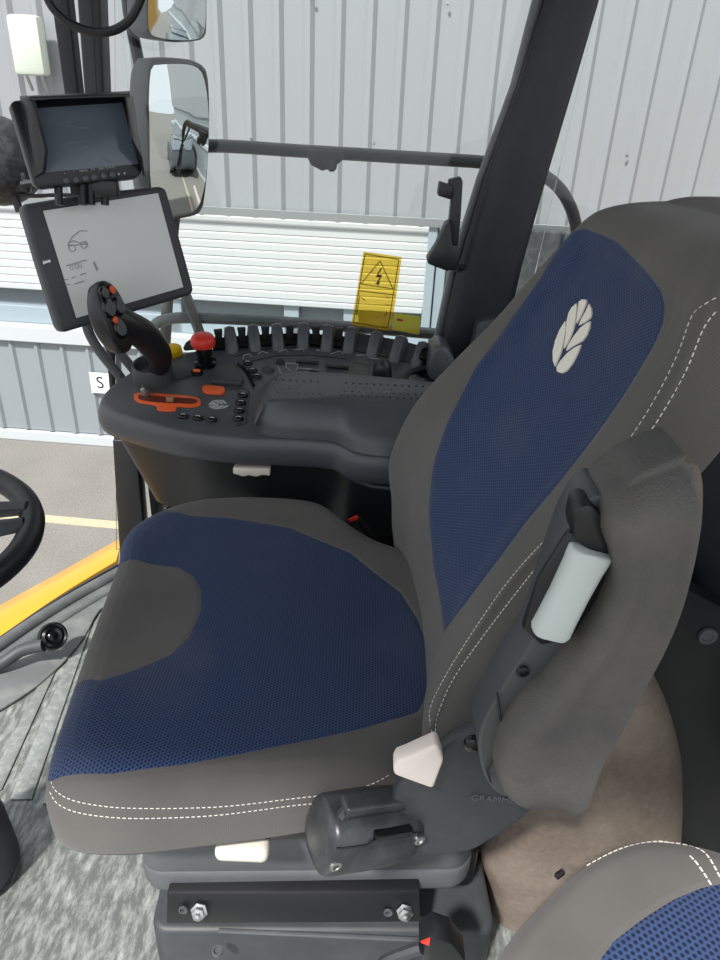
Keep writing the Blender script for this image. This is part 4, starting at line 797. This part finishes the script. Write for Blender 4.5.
pd = [(-0.182,1.367,0.748),(-0.174,1.352,0.744),(-0.181,1.336,0.741),(-0.173,1.322,0.738),(-0.168,1.367,0.748),(-0.16,1.352,0.744),(-0.166,1.336,0.741),(-0.159,1.322,0.738),(-0.153,1.367,0.748),(-0.146,1.352,0.744),(-0.152,1.336,0.741),(-0.145,1.322,0.738),(-0.139,1.367,0.748),(-0.131,1.352,0.744),(-0.138,1.336,0.741),(-0.13,1.322,0.738),(-0.125,1.367,0.748),(-0.117,1.352,0.744),(-0.124,1.337,0.741),(-0.116,1.322,0.738),(-0.11,1.367,0.748),(-0.103,1.352,0.744),(-0.11,1.337,0.741),(-0.102,1.322,0.738),(-0.096,1.367,0.748),(-0.088,1.352,0.744),(-0.095,1.337,0.741),(-0.088,1.322,0.738),(-0.045,1.352,0.744),(-0.046,1.322,0.738),(-0.038,1.367,0.748),(-0.031,1.352,0.744),(-0.039,1.337,0.741),(-0.032,1.322,0.738),(-0.023,1.367,0.748),(-0.017,1.352,0.744),(-0.024,1.337,0.741),(-0.018,1.322,0.738),(-0.009,1.367,0.748),(-0.002,1.352,0.744),(-0.01,1.337,0.741),(-0.004,1.322,0.738),(0.005,1.367,0.748),(0.012,1.352,0.744),(0.004,1.337,0.741),(0.01,1.322,0.738),(0.02,1.367,0.748),(0.026,1.352,0.744),(0.018,1.337,0.741),(0.025,1.322,0.738),(0.034,1.367,0.748),(0.041,1.352,0.744),(0.032,1.337,0.741),(0.039,1.322,0.738),(0.049,1.367,0.748),(0.055,1.352,0.744),(0.047,1.337,0.741),(0.053,1.322,0.738),(0.063,1.367,0.748),(0.069,1.352,0.744),(0.061,1.337,0.741),(0.067,1.322,0.738),(0.078,1.367,0.748),(0.084,1.352,0.744),(0.075,1.337,0.741),(0.081,1.322,0.738),(0.092,1.367,0.748),(0.098,1.352,0.744),(0.089,1.337,0.741),(0.095,1.322,0.738),(0.107,1.367,0.748),(0.112,1.352,0.744),(0.104,1.337,0.741),(0.109,1.322,0.738),(0.121,1.367,0.748),(0.127,1.352,0.744),(0.118,1.337,0.741),(0.123,1.322,0.738),(0.135,1.367,0.748),(0.141,1.352,0.744),(0.132,1.337,0.741),(0.137,1.322,0.738),(0.15,1.367,0.748),(0.155,1.352,0.744),(0.146,1.337,0.741),(0.151,1.322,0.738)]
for p in pd: lathe(b_, p, KN, [(.0028, -.002), (.0028, .0006), (0, .0008)], 6)
part('perforation_pattern', b_, M_gls, ar, 0, label='rows of small dark perforations')
# buttons
def kbtn(px, r=.0085, sx=1, m=M_gls, h=.006, name='button', ref=(1, 0, 0), label=None):
    b_ = BM(); lathe(b_, px, KN, [(r, -.002), (r, h * .7), (r * .8, h), (0, h * 1.05)], 16, sx, ref); return part(name, b_, m, con, 50, label)
for p in [(-0.368,1.32,0.676),(-0.337,1.317,0.675),(-0.308,1.314,0.674),(-0.259,1.405,0.694),(-0.259,1.377,0.688),(-0.257,1.348,0.682),(-0.255,1.32,0.676),(-0.269,1.534,0.722),(-0.253,1.504,0.715),(-0.24,1.482,0.71)]:
    bt = kbtn(p, .0078, 1.45)
    b_ = BM(); q = V(p) + KN * .0068; tube(b_, [q + V((-.004, -.001, 0)), q + V((0, .002, 0)), q + V((.005, -.001, 0))], .0012, 5); part('symbol', b_, M_print, bt, 0)
kbtn((-0.22,1.513,0.717), .009, 1.6, M_pl2); kbtn((-0.196,1.547,0.724), .007, 1.5, M_blk); kbtn((-0.115,1.509,0.716), .008, 1.4)
for p in [(-0.134,1.55,0.725),(-0.064,1.534,0.722)]:
    b_ = BM(); box(b_, V(p) + KN * .003, (.052, .011, .008), .003, Matrix.Rotation(.06, 3, 'Y')); part('rocker_bar', b_, M_blk, con)
b_ = BM(); lathe(b_, (0.039,1.501,0.714), KN, [(.023, -.002), (.022, .015), (.019, .034), (.013, .042), (.006, .048), (0, .048)], 20); part('rotary_knob', b_, M_blk, con)
b_ = BM(); c_ = V((0.16,1.478,0.71)); torus(b_, c_ + KN * .001, KN, .075, .007, 48, 8, ref=(1, 0, 0)); part('cup_recess_ring', b_, M_pl2, con)
b_ = BM(); lathe(b_, c_ - KN * .002, KN, [(.069, 0), (.069, .0035), (0, .0035)], 40); part('cup_recess', b_, M_gls, con)
# raised panels
b_ = BM(); prism(b_, [(-0.34,1.484,0.721),(-0.336,1.51,0.727),(-0.297,1.518,0.728),(-0.265,1.458,0.715),(-0.268,1.439,0.711),(-0.334,1.442,0.712)], -KN * .012, .003, 3); part('raised_palm_plate', b_, M_pl2, con)
b_ = BM(); tube(b_, [(-0.293,1.533,0.723),(-0.265,1.497,0.716),(-0.241,1.442,0.704)], .0035, 8, 4); part('trim_blade', b_, M_gls, con)
b_ = BM(); prism(b_, cat([(-0.454,1.499,0.72),(-0.428,1.535,0.728),(-0.385,1.513,0.723),(-0.38,1.48,0.716),(-0.395,1.466,0.713),(-0.414,1.456,0.711),(-0.445,1.466,0.713)], 4), -KN * .008, .002, 2); part('lever_surround', b_, M_pl2, con)
# orange slot frame and slot
fr0 = [(-0.487,1.382,0.692),(-0.481,1.395,0.695),(-0.424,1.396,0.695),(-0.359,1.39,0.694),(-0.343,1.375,0.69),(-0.344,1.36,0.687),(-0.361,1.353,0.686),(-0.388,1.353,0.686),(-0.389,1.338,0.683),(-0.424,1.337,0.682),(-0.432,1.353,0.686),(-0.472,1.362,0.688)]
b_ = BM(); prism(b_, cat(fr0, 3), -KN * .006, .0015); so_ = part('lever_slot', b_, M_orange, con, 30, label='orange edged lever slot')
b_ = BM(); prism(b_, cat([(-0.476,1.377,0.692),(-0.47,1.385,0.694),(-0.421,1.383,0.693),(-0.363,1.38,0.693),(-0.35,1.372,0.691),(-0.357,1.363,0.689),(-0.388,1.362,0.689),(-0.43,1.362,0.689),(-0.465,1.367,0.69)], 3), -KN * .002); part('slot_opening', b_, mat('dark red brown slot', '5A1E10', .6), so_, 0)
b_ = BM(); box(b_, V((-0.406,1.368,0.694)), (.016, .008, .012), .002); part('slot_lock', b_, mat('bronze catch', '8A6A50', .4), so_)
b_ = BM(); prism(b_, cat([(-0.349,1.418,0.703),(-0.343,1.431,0.706),(-0.308,1.429,0.705),(-0.3,1.418,0.703),(-0.304,1.405,0.7),(-0.338,1.406,0.7)], 4), -KN * .008, .002); part('pill_button', b_, M_orange, con, 40, label='orange double pill button')
b_ = BM(); lathe(b_, (-0.374,1.483,0.711), KN, [(.011, 0), (.010, .008), (0, .01)], 14, 1.3, (1, 0, 0)); part('selector', b_, M_gls, con); 
b_ = BM(); box(b_, V((-0.372,1.474,0.722)), (.016, .008, .006), .002); part('selector_tip', b_, M_orange, con, label='orange selector tip')
# leaf emblem on the console
b_ = BM()
for q in [[(-0.326,1.366,0.687),(-0.32,1.379,0.69),(-0.304,1.369,0.687),(-0.305,1.366,0.687)],[(-0.324,1.361,0.686),(-0.315,1.353,0.684),(-0.303,1.364,0.686),(-0.305,1.366,0.687)],[(-0.319,1.381,0.69),(-0.309,1.385,0.691),(-0.296,1.372,0.688),(-0.3,1.37,0.688)],[(-0.312,1.352,0.684),(-0.3,1.352,0.684),(-0.292,1.366,0.687),(-0.297,1.367,0.687)],[(-0.307,1.385,0.691),(-0.296,1.384,0.691),(-0.288,1.374,0.688),(-0.292,1.373,0.688)],[(-0.297,1.353,0.684),(-0.287,1.358,0.685),(-0.282,1.368,0.687),(-0.289,1.367,0.687)]]: prism(b_, q, -KN * .0012)
part('leaf_emblem', b_, M_print, con, 0)
# printed lines
b_ = BM()
for q in [[(-0.283,1.553,0.727),(-0.283,1.57,0.731),(-0.272,1.576,0.732),(-0.263,1.563,0.729)],[(-0.252,1.578,0.732),(-0.244,1.592,0.735),(-0.229,1.584,0.733)],[(-0.206,1.591,0.735),(-0.189,1.606,0.738),(-0.183,1.593,0.735)],[(-0.17,1.603,0.738),(-0.149,1.61,0.739),(-0.146,1.596,0.736)],[(-0.118,1.608,0.738),(-0.099,1.609,0.739)],[(-0.084,1.592,0.735),(-0.061,1.608,0.739),(-0.053,1.595,0.736)],[(-0.023,1.593,0.735),(0.001,1.595,0.736)],[(0.01,1.583,0.733),(0.043,1.577,0.732)],[(-0.199,1.529,0.722),(-0.188,1.496,0.715),(-0.175,1.498,0.715)],[(-0.182,1.544,0.725),(-0.18,1.527,0.721),(-0.162,1.503,0.716)],[(-0.182,1.544,0.725),(-0.154,1.542,0.724),(-0.157,1.503,0.716)],[(-0.155,1.525,0.721),(-0.102,1.52,0.72)],[(-0.101,1.506,0.717),(-0.044,1.502,0.716),(-0.041,1.48,0.711)],[(-0.176,1.485,0.712),(-0.155,1.499,0.715),(-0.136,1.488,0.713)]]: tube(b_, q, .0009, 5)
part('print_pattern', b_, M_print, con, 0)
b_ = BM()
for q in [[(-0.302,1.561,0.728),(-0.272,1.586,0.733),(-0.204,1.613,0.739),(-0.134,1.624,0.741),(-0.038,1.616,0.74),(0.081,1.581,0.732),(0.145,1.546,0.725)],[(-0.269,1.541,0.724),(-0.211,1.573,0.731),(-0.13,1.585,0.733),(-0.048,1.574,0.731),(0.011,1.548,0.725),(0.007,1.505,0.716)],[(-0.287,1.432,0.701),(-0.257,1.431,0.7),(-0.246,1.416,0.697),(-0.237,1.305,0.673),(-0.252,1.297,0.672)]]: tube(b_, q, .0007, 5)
part('panel_groove', b_, M_gls, con, 0)
# switch bank: fins and rockers
fins = [[(-0.316,1.597,0.735)],[(-0.264,1.611,0.738)],[(-0.21,1.621,0.74)],[(-0.151,1.631,0.742)],[(-0.093,1.626,0.741)],[(-0.04,1.622,0.74)],[(0.017,1.608,0.737)],[(0.072,1.59,0.734)],[(0.123,1.568,0.729)]]
P_ = [V(a[0]) for a in fins]
for i, p in enumerate(P_):
    t = (P_[min(i + 1, 8)] - P_[max(i - 1, 0)]).normalized(); rd = t.cross(KN).normalized()
    if rd.y > 0: rd = -rd
    b_ = BM(); pr_ = ((-.045, -.01), (-.045, .030), (-.032, .044), (-.020, .048), (-.008, .042), (.022, .004), (.026, -.01)); m0 = (-.010, .0)
    lay = []
    for w_, k_ in ((-.017, 0), (-.0155, .45), (-.0115, .93), (0, 1), (.0115, .93), (.0155, .45), (.017, 0)):
        lay.append([p + rd * (m0[0] + (a_ - m0[0]) * (.82 + .18 * k_)) + KN * (-.01 + (h_ + .01) * (.10 + .90 * k_)) + t * w_ for a_, h_ in pr_])
    loft(b_, lay, True, True); part('divider_fin', b_, M_pl, con, 60)
mids = [P_[0] - (P_[1] - P_[0]) * .5] + [(a + b) / 2 for a, b in zip(P_, P_[1:])] + [P_[8] + (P_[8] - P_[7]) * .5]
mids = [mids[0]] + mids[1:]
for i, p in enumerate(mids):
    j = max(0, min(7, i - 1)); t = (P_[j + 1] - P_[j]).normalized(); rd = t.cross(KN).normalized()
    if rd.y > 0: rd = -rd
    R3 = Matrix((t, rd, KN)).transposed()
    ln = .034
    tilt = R3 @ Matrix.Rotation(-.5, 3, 'X')
    if i in (6, 7, 8):
        b_ = BM(); box(b_, p + KN * .012 - rd * .018, (.040, .05, .004), .001, tilt); part('blank_plate', b_, M_pl2, con, 30)
    elif i == 9:
        b_ = BM(); box(b_, p + KN * .022 - rd * .005 - t * .004, (.042, .03, .03), .004, tilt); part('power_socket', b_, M_gls, con, 30)
    else:
        b_ = BM(); box(b_, p + KN * .010 - rd * .010, (.034, .03, .012), .002, tilt); sw = part('rocker_switch', b_, M_gls, con, 30)
        b_ = BM(); 
        prism(b_, [p - rd * .02 + KN * h + t * a for a, h in ((-.014, .010), (.014, .010), (.008, .026), (.010, .046), (-.010, .046), (-.008, .026))], rd * .012, .002); part('paddle', b_, M_blk, sw, 30)
# end humps and back wall of the bank
b_ = BM(); 
bk0 = [(-0.36,1.607,0.737),(-0.32,1.62,0.74),(-0.267,1.634,0.743),(-0.213,1.644,0.745),(-0.153,1.654,0.747),(-0.095,1.65,0.746),(-0.041,1.645,0.745),(0.017,1.631,0.742),(0.072,1.618,0.739),(0.124,1.595,0.734),(0.156,1.58,0.731)]
loft(b_, [[V(p) + KN * a + V((0, b, 0)) for p in bk0] for a, b in ((-.02, 0), (.012, .004), (.014, .012), (-.02, .02))], False, False, False); part('bank_wall', b_, M_pl2, con, 40)
b_ = BM(); prism(b_, cat([(0.142,1.5,0.724),(0.142,1.5,0.771),(0.154,1.5,0.792),(0.173,1.5,0.793),(0.191,1.5,0.773),(0.203,1.5,0.746),(0.198,1.5,0.706),(0.171,1.5,0.697)], 3), (0, .09, 0), .012, 3); part('end_hump', b_, M_pl, con)
b_ = BM(); prism(b_, [(-0.426,1.574,0.73),(-0.326,1.601,0.736),(-0.34,1.628,0.742),(-0.361,1.591,0.754),(-0.394,1.573,0.76),(-0.42,1.582,0.742)], KN * .012, .004); part('bank_shoulder', b_, M_pl2, con)
# red stop button
b_ = BM(); c_ = V((-0.364,1.526,0.72)); ax_ = (KN + V((0, 0, .3))).normalized()
lathe(b_, c_, ax_, [(.026, -.004), (.026, .006), (.018, .008), (.016, .02), (.019, .03), (.017, .045), (.012, .05), (0, .05)], 24); eb = part('stop_button_base', b_, M_gls, con)
b_ = BM(); lathe(b_, c_ + ax_ * .045, ax_, [(.018, 0), (.026, .002), (.0275, .008), (.027, .018), (.022, .025), (.010, .0275), (0, .028)], 28); part('stop_button', b_, M_red, con, 50, label='red mushroom stop button')
b_ = BM(); lathe(b_, (-0.447,1.568,0.719), (0, -.3, 1), [(.019, 0), (.022, .012), (.021, .024), (.012, .03), (0, .031)], 24); part('yellow_knob', b_, M_yel, con, 50, label='yellow round knob')
# white latch and details below the console
b_ = BM(); pts_ = [(-0.259,1.26,0.594),(-0.183,1.26,0.596),(-0.184,1.26,0.58),(-0.2,1.26,0.581),(-0.212,1.26,0.576),(-0.227,1.26,0.579),(-0.239,1.26,0.575),(-0.251,1.26,0.579),(-0.259,1.26,0.581)]; prism(b_, pts_, (0, .02, 0), .002); part('release_grip', b_, M_white, con, 30, label='white finger grip under the console edge')
b_ = BM(); lathe(b_, (-0.121,1.31,0.55), (0, -1, 0), [(.010, 0), (.010, .006), (.007, .01), (0, .01)], 12); tube(b_, [(-0.122,1.32,0.544),(-0.115,1.32,0.518),(-0.115,1.32,0.493)], .005, 8); part('adjust_bolt', b_, M_plg, con)
b_ = BM(); tube(b_, [(-0.129,1.33,0.546),(-0.142,1.33,0.516),(-0.158,1.33,0.485)], .004, 6); part('linkage', b_, M_pl2, con)
b_ = BM(); tube(b_, [(-0.02,1.25,0.589),(0.025,1.25,0.573),(0.066,1.25,0.57)], .006, 8); part('linkage', b_, M_pl2, con)
rb = thing('red_belt_latch', 'small red release latch on a black belt stalk between the seat and console', 'buckle', (-0.002,1.21,0.503))
b_ = BM(); tube(b_, [(-0.0,1.21,0.515),(0.017,1.21,0.492),(0.034,1.21,0.469)], .012, 10, 3); part('stalk', b_, M_blk, rb)
b_ = BM(); box(b_, (-0.01,1.205,0.52), (.022, .008, .008), .002, Matrix.Rotation(-.5, 3, 'Y')); part('release_latch', b_, M_red, rb)

# ---------------------------------------------------------------- joystick
js = thing('joystick', 'black multifunction joystick with an oval button head on the console', 'joystick', (-0.448,1.432,0.7))
b_ = BM(); c_ = V((-0.462,1.456,0.693)); lathe(b_, c_, KN, [(.044, .0), (.043, .048), (.041, .052), (.037, .052), (.035, .035), (.0, .035)], 32); part('collar', b_, M_pl2, js)
b_ = BM(); lathe(b_, (-0.463,1.387,0.702), KN, [(.010, -.01), (.009, .006), (0, .008)], 14); tube(b_, [(-0.463,1.387,0.702), (-0.464,1.375,0.718)], .0015, 6); part('collar_screw', b_, M_metal, js)
hc = V((-0.481,1.3,0.885))
s0_, s1_, s2_, s3_ = V((-0.459,1.464,0.706)), V((-0.428,1.4,0.772)), V((-0.438,1.36,0.826)), V((-0.462,1.32,0.863))
b_ = BM(); pth = cat([s0_, s1_, s2_, s3_, hc], 6, False); rings = []; m_ = len(pth)
for i, (p, (a, b)) in enumerate(zip(pth, frames(pth))):
    u = i / (m_ - 1); r = .018 + .006 * u + .009 * math.sin(math.pi * u)
    rings.append([p + a * math.cos(2 * math.pi * k / 20) * r + b * math.sin(2 * math.pi * k / 20) * r * .85 for k in range(20)])
loft(b_, rings, True, True); part('grip', b_, M_blk, js, 60)
La, Lb = V((-0.491,1.29,0.951)), V((-0.458,1.28,0.82)); la = (Lb - La).normalized(); hn = V((.95, -.20, .20)); hn = (hn - la * hn.dot(la)).normalized(); lc = la.cross(hn); hc = (La + Lb) / 2; LL = (Lb - La).length / 2
b_ = BM(); rings = []
for k, h in ((.3, -.03), (.75, -.028), (.93, -.02), (1.0, -.006), (1.0, .004), (.95, .010), (.85, .012)):
    rings.append([hc + la * math.cos(t) * LL * (k if k > .9 else k) + lc * math.sin(t) * .040 * k + hn * h for t in [2 * math.pi * j / 40 for j in range(40)]])
loft(b_, rings, True, True); hd_ = part('button_head', b_, M_blk, js, 50)
for u, v_, r, m in ((-.72, -.004, .009, M_orange), (-.70, .020, .011, M_plg), (-.25, -.012, .016, M_plg), (-.28, .020, .016, M_plg), (.30, .008, .017, M_plg), (.04, .018, .008, M_orange)):
    for sgn_ in (1,):
        c = hc + la * LL * u + lc * v_ + hn * .011
        b_ = BM(); lathe(b_, c, hn, [(r * 1.15, 0), (r * 1.15, .003), (r, .0045)], 18); bt = part('button_ring', b_, M_gls, hd_)
        b_ = BM(); lathe(b_, c + hn * .003, hn, [(r * .85, 0), (r * .8, .004), (0, .005)], 18); part('button', b_, m, hd_)

# ================================================================ STEERING WHEEL AND PEDAL
sc_ = V((-0.65,0.811,0.7)); rimp = V((-0.478,0.864,0.7)); RW = (rimp - sc_).length; sn = V((.10, -.05, 1)).normalized()
whl = thing('steering_wheel', 'black steering wheel rim with ridged spoke at the picture edge', 'steering wheel', sc_)
b_ = BM(); torus(b_, sc_, sn, RW, .018, 72, 14); part('rim', b_, M_blk, whl)
for a_, b2 in [[(-0.496,0.897,0.7),(-0.598,0.893,0.69)],[(-0.486,0.86,0.695),(-0.566,0.831,0.69)]]:
    b_ = BM(); tube(b_, [a_, b2, sc_ - sn * .02], [.011, .02], 10); part('spoke', b_, M_pl2, whl)
b_ = BM(); lathe(b_, sc_ - sn * .05, sn, [(.05, 0), (.075, .01), (.075, .035), (.05, .05), (0, .052)], 28); part('hub', b_, M_pl2, whl)
sb = V((-0.672,0.77,0.12))
colm = thing('steering_column', 'dark rounded steering column foot at the lower picture corner', 'steering column', (sb.x, sb.y, 0))
b_ = BM(); b1 = V((sb.x, sb.y, 0)); lathe(b_, b1, (0, 0, 1), [(.075, 0), (.085, .02), (.08, .12), (.065, .2), (.05, .24), (0, .24)], 32); part('column_boot', b_, M_pl2, colm)
b_ = BM(); tube(b_, [b1 + V((0, 0, .2)), b1.lerp(sc_, .5) + V((0, 0, .1)), sc_ - sn * .03], .035, 14, 3); part('column_tube', b_, M_blk, colm)
pdl = thing('foot_pedal', 'round black foot pedal on a grey arm at the front of the floor', 'pedal', (-0.803,1.315,0.0))
pc2 = V((-0.727,1.309,0.08))
b_ = BM(); lathe(b_, pc2 - V((.006, -.006, 0)), V((.55, -.55, .6)), [(.0, -.014), (.030, -.012), (.034, -.004), (.034, .006), (.030, .010), (.026, .008), (.020, .011), (.012, .008), (.006, .012), (0, .012)], 28); part('pedal_pad', b_, M_gls, pdl)
b_ = BM(); tube(b_, [(-0.937,1.237,0.0), (-0.845,1.26,0.035), (-0.798,1.284,0.06), (-0.744,1.289,0.075)], .016, 12, 4); part('pedal_arm', b_, M_rail, pdl)
# rear wall panel with its fastener
rp = thing('rear_side_panel', 'black rear side panel with one round fastener behind the raised armrest', 'panel', (.7, .9, 0))
b_ = BM(); prism(b_, cat([(0.353,0.85,0.685),(0.405,0.85,0.713),(0.496,0.85,0.639),(0.575,0.85,0.596),(0.604,0.85,0.549),(0.829,0.85,-0.204),(0.618,0.85,-0.22),(0.51,0.85,0.173),(0.457,0.85,0.414)], 3), (0, .04, 0), .01, 3); part('panel_shell', b_, M_blk, rp)
b_ = BM(); lathe(b_, (0.543,0.846,0.557), (0, -1, 0), [(.015, -.002), (.014, .003), (.009, .003), (.008, .001), (0, .002)], 18); part('fastener', b_, M_plg, rp)
b_ = BM(); prism(b_, [(0.539,0.98,0.922),(0.505,0.98,0.857),(0.5,0.98,0.772),(0.618,0.98,0.438),(0.695,0.98,0.419),(0.575,0.98,0.923)], (0, .04, 0), .012, 3); part('upper_trim', b_, M_dark, rp)
